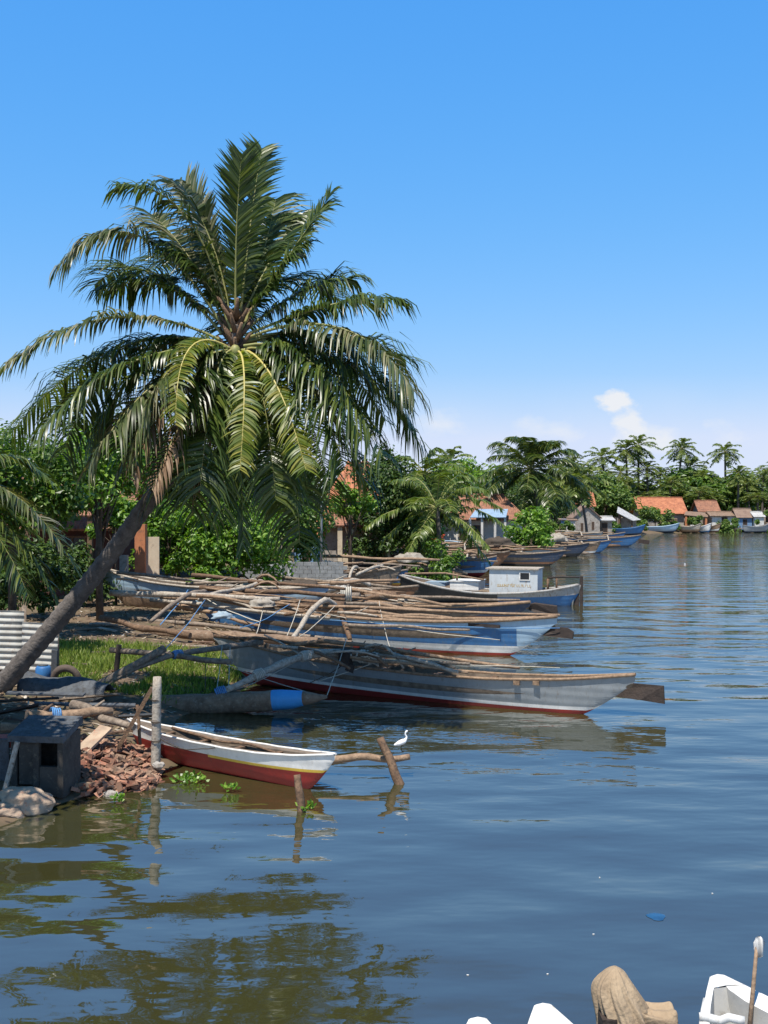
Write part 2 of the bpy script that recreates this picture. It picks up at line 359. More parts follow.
X, Y = np.meshgrid(xs, ys); Z = height(X, Y)
mb = MB(); rows = []
for j in range(len(ys)):
    row = []
    for i in range(len(xs)):
        x, y, z = X[j, i], Y[j, i], Z[j, i]
        if z > -.3 and y < 240: z += .07*noise.noise((x*.9, y*.9, 0))+.04*noise.noise((x*2.7, y*2.7, 3))
        row.append((x, y, z))
    rows.append(row)
mb.grid(rows)
M['ground'] = mat('ground', (.17,.115,.075), (.1,.075,.045), .9, .95, .6, 5, dirt=(.07,.09,.03), dirt_amt=.35)
tag(mb.build('ground', 'ground'), kind='structure')
mb = MB(); mb.face([(-3000,-200,0),(3000,-200,0),(3000,3000,0),(-3000,3000,0)])
tag(mb.build('water', 'water'), kind='structure')

# ------------------------------------------------------------------ palms
def frond(mb, p0, p1, p2, W=.95, n=60, wid=.05, droop=.55, up=None, rnd=R, ml=0, mr=1, rr=.035, vee=.12, segs=3, fwd=.5, t0=.14, tipk=.45):
    p0, p1, p2 = V(p0), V(p1), V(p2)
    K = 12; sd0 = rnd.uniform(0, 90)
    mb.tube([bez(p0, p1, p2, k/K) for k in range(K+1)], [rr*(1-.85*k/K) for k in range(K+1)], 5, mr, cap=False)
    for i in range(n):
        t = t0+(1-t0)*(i+.5)/n
        p = bez(p0, p1, p2, t); tan = ((p1-p0)*(2*(1-t))+(p2-p1)*(2*t)).normalized()
        u = V(up) if up is not None else V((0, 0, 1))
        u = u-tan*u.dot(tan)
        if u.length < .15: u = V((0, -1, .2)); u = u-tan*u.dot(tan)
        u.normalize(); sd = tan.cross(u).normalized()
        prof = (.35+.65*math.sin(PI*min(1, (t-t0)/(1-t0)*1.25)*.5)) if t < .75 else 1-(1-tipk)*((t-.75)/.25)**1.3
        for s in (-1, 1):
            gp = noise.noise((t*7, s*3.1, sd0))
            if rnd.random() < (.5 if gp > .34 else .04): continue
            cx = .5*noise.noise((t*10, s*2.3+9, sd0)); cu = .55*noise.noise((t*8, s*4.7+20, sd0))
            ln = W*prof*rnd.choice((1, 1, 1, .8))*rnd.uniform(.75, 1.15)
            d = (sd*s+tan*(fwd+.75*max(0, t-.55)+rnd.uniform(-.12, .12)+cx)+u*(vee+cu+rnd.uniform(-.16, .12))).normalized()
            wv = tan-d*tan.dot(d); wv = wv.normalized() if wv.length > 1e-3 else u
            wv = (Matrix.Rotation(rnd.uniform(-.5, .5)+s*.35, 3, d) @ wv)
            q = p.copy(); r0 = []; r1 = []
            dr = droop*rnd.uniform(.6, 1.35)
            for k in range(segs+1):
                hw = wid*.5*(.75, 1, .72, .07)[k] if segs == 3 else wid*.5*(.9, .9, .1)[k]
                r0.append(q+wv*hw); r1.append(q-wv*hw)
                if k < segs:
                    q = q+d*(ln/segs); d = (d+V((0, 0, -dr*(k+1)/segs))).normalized()
                    wv = (wv-d*wv.dot(d)).normalized()
            mb.grid([r0, r1], ml, True)

def trunk_tube(mb, pts, r0, r1, n=10, ring=.07, segs=44, m=0):
    pts = [V(p) for p in pts]; out = []; rad = []
    for k in range(segs+1):
        t = k/segs*(len(pts)-1); i = min(int(t), len(pts)-2); f = t-i
        a = pts[max(i-1, 0)]; b = pts[i]; c = pts[i+1]; d = pts[min(i+2, len(pts)-1)]
        p = .5*((2*b)+(c-a)*f+(2*a-5*b+4*c-d)*f*f+(3*b-a-3*c+d)*f**3)
        out.append(p); rad.append((r0+(r1-r0)*(k/segs)**.8)*(1+(ring if k % 2 else -ring*.3))*(1+.35*max(0, 1-k/4)))
    mb.tube(out, rad, n, m)

# the tall leaning palm in the foreground
YP = 24.0
C0 = P(236, 338, YP)
big = thing('coconut_palm', 'tall coconut palm leaning out over the bank, its wide crown against the sky', 'palm tree', P(-8, 692, 25.6))
mb = MB(); trunk_tube(mb, [P(-10,700,25.6), P(22,662,25.4), P(68,608,25.1), P(110,555,24.9), P(150,500,24.6), P(186,452,24.4), P(214,400,24.2), P(233,350,24.05), P(238,325,24)], .235, .14, 12, .09, 110)
mb.build('trunk', 'trunk', big)
mb = MB()
rr = random.Random(3)
for k in range(26):                                   # fibrous leaf bases at the heart of the crown
    a = k*2.4; z = -.55+.04*k
    d = V((math.cos(a), math.sin(a), .9)).normalized()
    p = C0+V((0, 0, z)); mb.tube([p, p+d*.25, p+d*.55+V((0, 0, .05))], [.07, .06, .03], 6)
mb.build('leaf_sheath', 'wood_brown', big)
mb = MB()
for k in range(9):
    a = k*.9+.3; mb.grid([[C0+V((math.cos(a)*.34, math.sin(a)*.34, -.55+.1*(k % 3)))+V((math.sin(v)*math.cos(u)*.12, math.sin(v)*math.sin(u)*.12, math.cos(v)*.16)) for u in [2*PI*q/8 for q in range(8)]] for v in [PI*q/6 for q in range(7)]], 0, True, True)
mb.build('coconut', 'rachis', big)
FR = [  # base px, mid px, mid depth, tip px, tip depth, leaflet length, droop, material, up-vector
 ((236,325),0,(236,232),-.3,(242,156),-.6,.78,.12,'palm_green',(0,-1,.15)),
 ((240,325),.1,(250,225),.4,(262,150),.9,.8,.25,'palm_green',(.3,-1,.2)),
 ((230,328),0,(190,205),-.3,(120,188),-.6,.8,.55,'palm_green',None),
 ((232,328),.2,(208,235),.6,(186,182),1.3,.8,.3,'palm_pale',(-.6,-.7,.5)),
 ((228,330),0,(190,255),.6,(152,215),1.6,.8,.5,'palm_pale',None),
 ((240,328),0,(292,252),-.2,(330,196),-.3,.75,.5,'palm_green',(-.5,-.5,.6)),
 ((238,328),.1,(275,250),.8,(300,215),1.8,.8,.45,'palm_green',None),
 ((226,332),0,(138,218),-.2,(60,266),-.6,.85,.75,'palm_pale',None),
 ((222,334),.1,(150,262),.8,(95,285),1.6,.85,.6,'palm_green',None),
 ((220,340),-.1,(112,308),-.5,(8,364),-1.1,.8,.7,'palm_pale',None),
 ((222,344),0,(110,340),.5,(12,432),.6,1.0,.95,'palm_green',None),
 ((220,346),.1,(130,335),1.2,(55,410),2.3,1.0,.9,'palm_green',None),
 ((222,346),-.1,(120,360),-.9,(40,430),-1.6,1.0,.95,'palm_green',None),
 ((246,335),0,(340,300),-.3,(395,300),-.7,.8,.75,'palm_green',None),
 ((248,338),-.1,(345,318),-.9,(414,392),-1.6,.95,.95,'palm_pale',None),
 ((248,340),.1,(350,335),.4,(420,445),.6,1.0,1.0,'palm_green',None),
 ((246,345),.1,(320,335),1.3,(385,420),2.2,1.0,1.0,'palm_green',None),
 ((246,342),0,(330,330),.9,(405,360),1.9,.95,.85,'palm_green',None),
 ((244,348),-.1,(320,352),-.5,(382,455),-1.0,1.0,1.0,'palm_green',None),
 ((242,350),-.1,(300,360),-.8,(345,470),-1.4,.95,1.0,'palm_green',None),
 ((232,350),-.2,(185,338),-1.3,(176,425),-2.0,.5,.5,'palm_yellow',(-.3,-1,.3)),
 ((237,352),-.2,(246,368),-1.4,(240,470),-2.1,.48,.5,'palm_yellow',(0,-1,.3)),
 ((244,350),-.2,(276,376),-1.2,(306,470),-1.9,.55,.48,'palm_yellow',(.2,-1,.4)),
 ((228,350),-.1,(150,380),-.9,(88,468),-1.5,.85,.9,'palm_pale',None),
 ((234,355),.0,(240,420),-.2,(243,548),-.2,.7,.45,'palm_green',(.8,-.6,0)),
 ((230,352),.2,(190,400),.6,(150,500),.8,.9,.9,'palm_green',None),
 ((240,352),.2,(285,410),.5,(300,545),.7,.95,.9,'palm_green',None),
 ((236,352),.3,(225,380),1.5,(205,520),2.3,1.0,.8,'palm_green',None),
 ((243,350),.3,(300,380),1.6,(330,500),2.6,1.0,.9,'palm_green',None),
 ((238,345),.3,(240,300),1.8,(232,380),3.6,1.0,.9,'palm_green',None),
 ((228,345),.2,(165,350),1.8,(120,450),3.0,1.0,.9,'palm_green',None),
 ((244,330),.3,(280,270),1.6,(340,300),3.2,.9,.7,'palm_green',None),
 ((230,330),.3,(195,250),1.5,(150,270),3.0,.9,.6,'palm_green',None),
 ((226,362),-.1,(165,395),-1.0,(130,480),-1.6,.6,1.2,'palm_dead',None),
 ((230,362),-.1,(186,410),-1.1,(152,490),-1.7,.55,1.2,'palm_dead',None),
 ((232,360),.1,(215,410),.2,(195,500),.2,.55,1.2,'palm_dead',None),
 ((240,348),.1,(275,375),.4,(262,500),.6,1.0,.8,'palm_green',None),
 ((232,350),.1,(200,385),.2,(185,505),.3,1.0,.8,'palm_green',None),
 ((236,350),.2,(170,372),.9,(130,470),1.2,1.05,.9,'palm_green',None),
 ((244,348),.1,(310,372),.3,(365,480),.5,1.1,1.0,'palm_green',None),
 ((226,344),.2,(120,350),.6,(62,455),.9,1.1,1.0,'palm_green',None),
 ((224,346),.0,(140,362),-.2,(95,440),-.4,1.1,1.0,'palm_green',None),
 ((246,342),.2,(315,345),.2,(400,400),.4,1.1,1.0,'palm_green',None),
 ((240,330),.2,(262,262),.9,(276,200),1.7,.85,.4,'palm_green',None),
 ((244,332),.1,(300,290),.3,(352,280),.7,.9,.7,'palm_green',None),
 ((228,330),.1,(165,280),.2,(105,290),.3,.9,.8,'palm_green',None),
 ((232,330),.1,(214,240),.3,(178,185),.6,.85,.4,'palm_pale',None),
 ((236,352),.5,(262,410),1.4,(278,510),2.2,.9,.9,'palm_green',None),
 ((230,348),-.3,(196,362),-.8,(165,480),-1.0,1.0,.8,'palm_green',None),
 ((234,350),-.3,(214,372),-.9,(200,490),-1.1,.95,.7,'palm_green',None),
 ((226,348),-.3,(172,356),-.9,(130,452),-1.3,1.0,.9,'palm_pale',None),
 ((238,350),-.3,(228,385),-.7,(224,515),-.8,.85,.6,'palm_green',(.6,-.8,0)),
 ((242,350),-.3,(262,380),-.8,(276,500),-.9,.9,.7,'palm_green',None),
 ((244,346),-.3,(312,352),-.8,(362,440),-1.4,1.0,.9,'palm_green',None),
 ((240,332),-.1,(268,285),.0,(300,250),.2,.8,.6,'palm_green',None),
 ((232,332),-.1,(205,275),.0,(165,245),.2,.8,.6,'palm_green',None),
]
for k, (b, db, m1, dm, t1, dt, W, dr, mt, up) in enumerate(FR):
    mb = MB()
    p0 = P(b[0], b[1], YP+db); pm = P(m1[0], m1[1], YP+dm); p2 = P(t1[0], t1[1], YP+dt)
    p1 = pm*2-(p0+p2)*.5 if False else pm+(pm-(p0+p2)*.5)*.55
    frond(mb, p0, p1, p2, W*(1.0 if up else 1.42), 105 if mt != 'palm_dead' else 46, .05, dr*(1.3 if up else 1.9), up, random.Random(100+k), tipk=.65, fwd=.95 if up and mt != 'palm_yellow' else .32)
    mb.build('frond', [mt, 'rachis_yellow' if mt == 'palm_yellow' else 'rachis'], big)

def palm_proto(name, label, cat, loc, h, lean, cr, nf, nl, mt='palm_far', seed=1, group=None, wid=.09, segs=2, tr=.16, up_k=.72, lk=.3):
    rnd = random.Random(seed)
    t = thing(name, label, cat, loc, group=group)
    L0 = V(loc); top = L0+V((lean[0], lean[1], h))
    mb = MB(); trunk_tube(mb, [L0+V((0, 0, -.3)), L0+V((lean[0]*.2, lean[1]*.2, h*.35)), L0+V((lean[0]*.6, lean[1]*.6, h*.72)), top], tr*1.35, tr*.85, 7, .03, 14)
    mb.build('trunk', 'trunk', t)
    mb = MB()
    for k in range(nf):
        a = k*2.39996+rnd.uniform(-.3, .3); e = 1.42-2.0*(k/(nf-1))**up_k+rnd.uniform(-.15, .15)
        ln = cr*rnd.uniform(.9, 1.12)*(1.0 if e > -.2 else .85)
        hd = V((math.cos(a), math.sin(a), 0)); d0 = hd*math.cos(e)+V((0, 0, math.sin(e)))
        p1 = top+d0*ln*.58; p2 = p1+(hd*(.4+.3*math.cos(e))+V((0, 0, math.sin(e)*.55-.7)))*ln*.56
        frond(mb, top, p1, p2, cr*lk, nl, wid, 1.25, None, rnd, segs=segs, rr=.05, vee=.0, fwd=.4)
    mb.build('crown', [mt, 'rachis'], t)
    return t

# ------------------------------------------------------------------ broad-leaved trees and bushes
def tree(name, label, cat, loc, h, rad, leaf, nleaf, nclump, mt='leaf_mid', seed=1, group=None, tr=.15, low=.35, clr=.36):
    rnd = random.Random(seed); loc = V(loc)
    t = thing(name, label, cat, loc, group=group)
    c = loc+V((0, 0, h-rad[2])); cl = []
    for k in range(nclump):
        while True:
            d = V((rnd.gauss(0, 1), rnd.gauss(0, 1), rnd.gauss(0, 1))).normalized()
            if d.z > -.75: break
        q = rnd.uniform(.45, .98)
        p = c+V((d.x*rad[0], d.y*rad[1], d.z*rad[2]))*q
        if p.z < loc.z+.15: p.z = loc.z+.15+rnd.random()*.4
        cl.append((p, rnd.uniform(.6, 1.25)*clr))
    mb = MB()
    mean = sum(rad)/3
    mb.tube([loc+V((0, 0, -.3)), loc.lerp(c, .5)+V((rnd.uniform(-.1, .1), 0, 0)), c], [tr, tr*.8, tr*.45], 7)
    for p, _ in cl[:16]:
        s = loc.lerp(c, rnd.uniform(.4, 1.0)); mb.tube([s, (s+p)/2+V((0, 0, rnd.uniform(-.1, .25)*mean*.3)), p], [tr*.4, tr*.25, tr*.08], 5)
    mb.build('trunk' if h > 2.6 else 'stem', 'bark', t)
    mb = MB(); per = max(1, nleaf//nclump)
    for p, k in cl:
        cr = mean*k
        for _ in range(per):
            d = V((rnd.gauss(0, 1), rnd.gauss(0, 1), rnd.gauss(0, .85))).normalized()
            q = p+d*cr*rnd.uniform(.35, 1.05)
            nrm = (d*.7+V((0, 0, .6))+V((rnd.gauss(0, .45), rnd.gauss(0, .45), rnd.gauss(0, .3)))).normalized()
            a = nrm.orthogonal().normalized(); a = Matrix.Rotation(rnd.uniform(0, 6.28), 3, nrm) @ a; b = nrm.cross(a)
            s = leaf*rnd.uniform(.65, 1.3)
            mb.face([q-a*s*.5, q+b*s*.27+nrm*s*.06, q+a*s*.5-nrm*s*.08, q-b*s*.27+nrm*s*.06], 0)
    mb.build('crown' if h > 2.6 else 'foliage', mt, t)
    return t
def at(px, y): return ((px-CX)/F*y, y, gz((px-CX)/F*y, y)-.05)
def ztop(py, y): return CH+(HY-py)/F*y
def tree_px(name, label, cat, px, y, top, halfw, leaf, nleaf, ncl, mt, seed, rzk=None, depth=None, **kw):
    l = at(px, y); h = ztop(top, y)-l[2]; rx = halfw/F*y
    rz = min(h*.5, rzk*rx if rzk else h*.5)
    return tree(name, label, cat, l, h, (rx, depth or rx*.9, rz), leaf, nleaf, ncl, mt, seed, **kw)

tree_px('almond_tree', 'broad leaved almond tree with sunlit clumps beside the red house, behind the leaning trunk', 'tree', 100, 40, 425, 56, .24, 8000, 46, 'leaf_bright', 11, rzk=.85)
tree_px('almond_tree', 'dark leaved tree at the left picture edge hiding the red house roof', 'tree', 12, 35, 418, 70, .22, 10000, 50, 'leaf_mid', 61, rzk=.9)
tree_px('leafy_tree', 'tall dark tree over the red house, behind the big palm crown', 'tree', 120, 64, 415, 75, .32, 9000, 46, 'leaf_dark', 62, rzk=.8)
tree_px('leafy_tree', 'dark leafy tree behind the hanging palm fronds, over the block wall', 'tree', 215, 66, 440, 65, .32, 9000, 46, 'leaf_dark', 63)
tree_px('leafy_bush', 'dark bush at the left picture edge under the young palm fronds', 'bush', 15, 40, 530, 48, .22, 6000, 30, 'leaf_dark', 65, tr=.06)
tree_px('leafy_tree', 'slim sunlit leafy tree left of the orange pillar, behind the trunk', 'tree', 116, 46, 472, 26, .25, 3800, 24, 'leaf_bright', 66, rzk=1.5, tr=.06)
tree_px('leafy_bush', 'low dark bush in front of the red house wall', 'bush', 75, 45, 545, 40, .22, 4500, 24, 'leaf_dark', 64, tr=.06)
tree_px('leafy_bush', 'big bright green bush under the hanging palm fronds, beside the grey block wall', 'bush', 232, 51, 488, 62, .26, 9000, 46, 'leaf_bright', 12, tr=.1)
tree_px('leafy_bush', 'bush with sunlit leaves just right of the cream gate panel', 'bush', 168, 50, 480, 32, .25, 4200, 26, 'leaf_bright', 13, tr=.08)
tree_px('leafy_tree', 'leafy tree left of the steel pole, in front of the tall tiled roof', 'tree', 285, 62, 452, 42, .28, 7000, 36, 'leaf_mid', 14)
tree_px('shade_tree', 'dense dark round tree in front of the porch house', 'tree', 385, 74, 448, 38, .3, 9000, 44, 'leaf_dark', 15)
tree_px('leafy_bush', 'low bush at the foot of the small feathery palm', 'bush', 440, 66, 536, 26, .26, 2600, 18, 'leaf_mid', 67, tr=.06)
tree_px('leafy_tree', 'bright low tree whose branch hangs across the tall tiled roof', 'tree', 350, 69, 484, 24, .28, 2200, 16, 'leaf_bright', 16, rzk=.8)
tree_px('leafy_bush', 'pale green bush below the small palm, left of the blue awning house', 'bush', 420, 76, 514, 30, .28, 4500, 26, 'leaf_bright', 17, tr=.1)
tree_px('leafy_bush', 'round glossy bush standing right of the blue awning', 'bush', 531, 104, 507, 25, .4, 4500, 26, 'leaf_bright', 18, tr=.1)
tree_px('leafy_bush', 'small low bush behind the beached grey bow', 'bush', 205, 48, 562, 22, .2, 1500, 12, 'leaf_bright', 19, tr=.05)
tree_px('leafy_tree', 'leafy tree against the sky between the small palm and the spreading palm', 'tree', 452, 135, 455, 36, .5, 5500, 36, 'leaf_bright', 20)
tree_px('leafy_tree', 'round green tree behind the small orange roof and grey stone hut', 'tree', 605, 215, 478, 30, .75, 5200, 34, 'leaf_far', 21)
tree_px('leafy_bush', 'bush growing under the eaves of the large orange roofed house', 'bush', 655, 208, 507, 20, .6, 2200, 18, 'leaf_far', 22, tr=.1)
tree_px('leafy_bush', 'small bush at the waterside left of the blue huts', 'bush', 727, 206, 513, 11, .55, 1200, 12, 'leaf_far', 23, tr=.08)
tree_px('leafy_tree', 'shade tree outside the left picture edge, over the old concrete box', 'tree', -178, 16.6, 300, 150, .24, 9000, 50, 'leaf_mid', 24, rzk=.75)
for k, (px, y, tp, hw) in enumerate([(612,186,521,9),(640,196,519,10),(675,206,522,8),(694,209,514,9),(765,207,512,9),(735,209,519,6),(560,160,516,12),(548,140,520,10)]):
    tree_px('leafy_bush', 'small waterside bush among the far boats and huts', 'bush', px, y, tp, hw, .5, 900, 10, 'leaf_far' if k % 2 else 'leaf_mid', 200+k, tr=.08, group='waterside bushes of the far bank')
tree_px('shade_tree', 'second shade tree outside the left picture edge, over the tarpaulin', 'tree', -205, 19.6, 250, 150, .24, 9000, 50, 'leaf_dark', 25, rzk=.7)
# far wood behind: individual trees of two kinds, copied
far_a = tree('far_tree', 'broad tree in the dark far wood below the palm crowns', 'tree', (40, 262, .9), 11.0, (7, 6, 4.8), .95, 3800, 34, 'leaf_mid', 31, group='trees of the far wood', tr=.3)
far_b = tree('far_tree', 'broad tree in the dark far wood below the palm crowns', 'tree', (60, 262, .9), 9.5, (6.5, 6, 5), .95, 3400, 30, 'leaf_far', 32, group='trees of the far wood', tr=.3)
rr = random.Random(5)
for k in range(34):
    x = 12+k*4.1+rr.uniform(-2, 2); y = 252+rr.uniform(-12, 22)
    if x < 38: y = 205+rr.uniform(-10, 25); x -= 4
    dup(far_a if k % 3 else far_b, (x, y, .8), rr.uniform(0, 6.28), rr.uniform(.75, 1.15))
mid_a = tree('inland_tree', 'dark tree in the thicket behind the boats and riverside houses', 'tree', (-8, 92, .9), 8.5, (4.6, 4, 3.9), .5, 4200, 34, 'leaf_dark', 33, group='trees in the thicket behind the houses', tr=.2)
for (x, y, s) in ((-14, 88, 1.1), (-20, 84, 1.2), (-2, 96, .95), (-17, 66, 1.05), (-24, 62, 1.1), (-12, 64, .9), (4, 108, .95), (9, 118, .8), (13, 128, .85), (18, 150, .9), (-30, 75, 1.2), (26, 178, 1.0), (-27, 48, 1.2), (33, 196, 1.0)):
    dup(mid_a, (x, y, .8), rr.uniform(0, 6.28), s)

# palms of the middle distance
def palm_px(label, px, y, cpx, cpy, cr_px, nf, nl, mt, seed, group=None, **kw):
    l = at(px, y); top = P(cpx, cpy, y)
    return palm_proto('coconut_palm', label, 'palm tree', l, top.z-l[2], (top.x-l[0], 0), cr_px/F*y, nf, nl, mt, seed, group, **kw)
palm_px('spreading coconut palm with a full dark crown behind the blue awning house', 545, 118, 531, 470, 62, 46, 60, 'palm_green', 41, wid=.12, tr=.22, up_k=.95, lk=.27, segs=3)
palm_px('small feathery palm with arching pale fronds beside the dark shade tree', 442, 70, 437, 508, 70, 22, 56, 'palm_light', 42, wid=.085, up_k=.8, lk=.24, segs=3)
palm_px('upright young palm just right of the big palm crown', 420, 75, 424, 474, 52, 22, 44, 'palm_light', 43, wid=.12, up_k=.55)
palm_px('thin palm with a ragged crown standing against the sky left of the spreading palm', 452, 140, 450, 461, 26, 20, 26, 'palm_far', 44, wid=.24)
palm_px('palm half hidden behind the right side of the spreading palm', 588, 150, 577, 480, 34, 26, 30, 'palm_far', 45, wid=.26)
# the far grove
FP = [(572,466,18,'smallest palm of the far skyline, left of the tall ones'), (602,458,22,'full crowned far palm standing left of the twin palms'), (626,450,20,'left palm of the twin tall palms under the cloud'), (638,446,22,'right and taller palm of the twin tall palms under the cloud'),
      (682,449,20,'tall far palm above the right end of the large orange roof'), (725,452,20,'lone tall far palm near the right picture edge'), (690,468,22,'palm just below the tall one over the orange roof')]
protos = []
for k, (cx, cy, cr, lb) in enumerate(FP):
    y = 236+k*2
    protos.append(palm_px(lb, cx+rr.uniform(-6, 6), y, cx, cy, cr, 25, 30, 'palm_far', 50+k, 'tall coconut palms on the far skyline', wid=.2, tr=.24, lk=.27))
low = [(590,476),(615,474),(648,470),(660,476),(668,484),(702,478),(714,486),(738,474),(750,484),(762,478),(776,470),(790,476),(730,492),(696,494),(676,496),(642,488),(624,486),(580,490),(742,500),(758,498),(560,484),(606,494),(654,498),(712,500),(805,480),(825,472),(845,480)]
for k, (cx, cy) in enumerate(low):
    y = 226+(k*7) % 22; src = protos[k % len(protos)]
    x, _, z = at(cx, y); h0 = ztop(FP[k % 7][1], 236+(k % 7)*2); h = ztop(cy, y)
    dup(src, (x, y, z), rr.uniform(0, 6.28), (.95, .95, h/h0), 'low coconut palm in the thick far grove beneath the skyline palms', 'low palms of the far grove')
# young palm at the left picture edge, its drooping fronds reaching in
yp = thing('young_palm', 'young palm at the left picture edge with low drooping fronds', 'palm tree', (-14.9, 31, .8))
mb = MB(); trunk_tube(mb, [(-14.9,31,.5), (-14.4,31,1.7), (-13.9,31,3.2), (-13.5,31,5.0)], .24, .18, 9, .05, 24); mb.build('trunk', 'trunk', yp)
B0 = V((-13.5, 31, 5.1))
for k, (mx_, my_, dm, tx, ty, dt, mt) in enumerate([(-10,440,0,62,545,-.3,'palm_pale'), (-20,470,-.6,30,600,-1,'palm_green'), (10,450,.8,88,590,1.2,'palm_green'), (-10,420,.3,50,480,.5,'palm_green'), (0,470,.2,60,610,.4,'palm_green'), (-30,480,.4,20,590,.8,'palm_green'), (-70,440,-1.2,-10,590,-2,'palm_green'), (-60,440,1.5,40,540,2.6,'palm_green'), (-150,300,0,-100,190,0,'palm_green'), (-250,380,0,-330,480,0,'palm_green'), (-220,330,-1,-300,380,-2,'palm_green'), (-120,340,1,-40,380,2.5,'palm_green'), (-200,430,1,-260,560,1.4,'palm_green')]):
    mb = MB(); frond(mb, B0, P(mx_, my_, 31+dm), P(tx, ty, 31+dt), 1.2, 80, .06, .9, None, random.Random(300+k)); mb.build('frond', [mt, 'rachis'], yp)

# ------------------------------------------------------------------ boats
def hull(L_, B, D, draft, bands, sheer=(.3, .3), keel=(.72, .72), pw=1.4, mexp=2.6, prof=.5, rows=12, ns=64, th=.035, blunt=.02, floor=.3, tip=.88, se=2.4):
    """bands: list of (upper fraction of the side, material index, u0, u1)"""
    mb = MB(); us = [-1+2*k/ns for k in range(ns+1)]
    zs = lambda u: D+(sheer[1]*u**2.4 if u > 0 else sheer[0]*(-u)**se)
    def zb(u):
        k = keel[1] if u > 0 else keel[0]; a = abs(u)
        s = max(0, (a-k)/(1-k))**pw if a > k else 0
        return -draft+(zs(u)+draft)*tip*s
    hb = lambda u: blunt+(B/2-blunt)*(1-abs(u)**mexp)
    ts = [k/rows for k in range(rows+1)]
    ring = []
    def side(u, sg):
        out = []; z0 = zb(u); z1 = zs(u); H = max(z1-z0, 1e-4)
        for k in range(rows+1):
            z = z0 if k == 0 else z1 if k == rows else max(z0, min(z1, -draft+ts[k]*(D+draft)+.35*(z1-D)))
            out.append(V((u*L_/2, sg*hb(u)*(((z-z0)/H)**prof), z)))
        return out
    for u in us: ring.append(side(u, -1)[::-1]+side(u, 1)[1:])
    def mf(a, b):
        u = (us[a]+us[a+1])/2
        t = 1-(b+.5)/rows if b < rows else (b-rows+.5)/rows
        for (tt, mi, u0, u1) in bands:
            if t <= tt and u0 <= u <= u1: return mi
        return bands[-1][1]
    f0 = len(mb.f); mb.grid(ring, mf=mf)
    for a in range(ns):
        u = (us[a]+us[a+1])/2
        if u > keel[1]-.02 or u < -keel[0]+.02:
            for q in range(2*rows): mb.s[f0+a*2*rows+q] = False
    im = max(b[1] for b in bands)+1; rim_m = 0 if isinstance(th, tuple) else im
    inn = []; rim_l = []; rim_r = []
    for u in us:
        uu = max(-.95, min(.95, u)); tl, tr_ = th if isinstance(th, tuple) else (th, th); hl = max(hb(u)-tl, .004); h = max(hb(u)-tr_, .004); z1 = zs(u); z0 = zb(uu)+(zs(uu)-zb(uu))*floor; z0 = min(z0, z1-.02)
        x = u*L_/2*(1-.01)
        inn.append([V((x, -h, z1)), V((x, -h*.9, (z0+z1)/2)), V((x, -h*.55, z0)), V((x, hl*.55, z0)), V((x, hl*.9, (z0+z1)/2)), V((x, hl, z1))])
    mb.grid(inn, im)
    mb.grid([[r[0] for r in ring], [q[0] for q in inn]], rim_m, False); mb.grid([[r[-1] for r in ring], [q[-1] for q in inn]], rim_m, False)
    return mb, zs, hb
ANY = (-2, 2)
def band(*bs): return [(t, m, *(r if r else ANY)) for t, m, r in bs]
def rail(t, zs, hb, L_, side, r, m, u0=-1, u1=1, n=20):
    mb = MB(); pts = []
    for k in range(n+1):
        u = u0+(u1-u0)*k/n; pts.append(V((u*L_/2, side*(hb(u)+r*.4), zs(u)+r*.5+.004*math.sin(k*2.1))))
    mb.tube(pts, r, 6); return mb.build('gunwale', m, t, local=True)
def pole(t, a, b, r0, r1=None, m='wood_grey', name='spar', n=9, amp=.04, seed=0, world=True):
    mb = MB(); r1 = r1 or r0*.7; pts = wob(a, b, n, amp, random.Random(seed or int(abs(a[0]*97+a[1]*31+b[0]*57)*10)))
    mb.tube(pts, [r0+(r1-r0)*k/n+.08*r0*math.sin(k*2.7) for k in range(n+1)], 7)
    return mb.build(name, m, t, local=not world)
def rope(t, a, b, r=.014, sag=.1, m='rope_pale', name='rope'):
    mb = MB(); mb.tube(wob(a, b, 8, .02, R, sag), r, 5); return mb.build(name, m, t)
def boom(t, pts, r, m='wood_grey', name='outrigger_boom'):
    mb = MB(); out = []
    pts = [V(p) for p in pts]; N = 16
    for k in range(N+1):
        tt = k/N*(len(pts)-1); i = min(int(tt), len(pts)-2); f = tt-i
        a = pts[max(i-1, 0)]; b = pts[i]; c = pts[i+1]; d = pts[min(i+2, len(pts)-1)]
        out.append(.5*((2*b)+(c-a)*f+(2*a-5*b+4*c-d)*f*f+(3*b-a-3*c+d)*f**3))
    mb.tube(out, [r*(1-.35*k/N)*(1+.1*math.sin(k*1.9)) for k in range(N+1)], 8)
    o = mb.build(name, m, t)
    return o, out
def lashing(t, p, ax, r, n=5, m='rope_pale', rt=.018, name='lashing'):
    mb = MB(); ax = V(ax).normalized(); a = ax.orthogonal().normalized(); b = ax.cross(a); p = V(p)
    for k in range(n):
        c = p+ax*(k-(n-1)/2)*rt*2.2
        mb.tube([c+(a*math.cos(q*PI/6)+b*math.sin(q*PI/6))*r*(1+.1*math.sin(q+k)) for q in range(13)], rt, 5, cap=False)
    return mb.build(name, m, t)
def rudder(t, pts, th, m='wood_dark'):
    mb = MB(); pts = [V(p) for p in pts]; n = (pts[1]-pts[0]).cross(pts[2]-pts[0]).normalized()*th/2
    mb.face([p+n for p in pts]); mb.face([p-n for p in reversed(pts)])
    for k in range(len(pts)):
        a, b = pts[k], pts[(k+1) % len(pts)]; mb.face([a+n, a-n, b-n, b+n])
    return mb.build('rudder', m, t)
def boat_frame(A, B_):
    """left tip and right tip on plan: centre, heading, length"""
    A = V(A); B_ = V(B_); d = B_-A; c = (A+B_)/2
    return c, math.atan2(d.y, d.x), math.hypot(d.x, d.y)

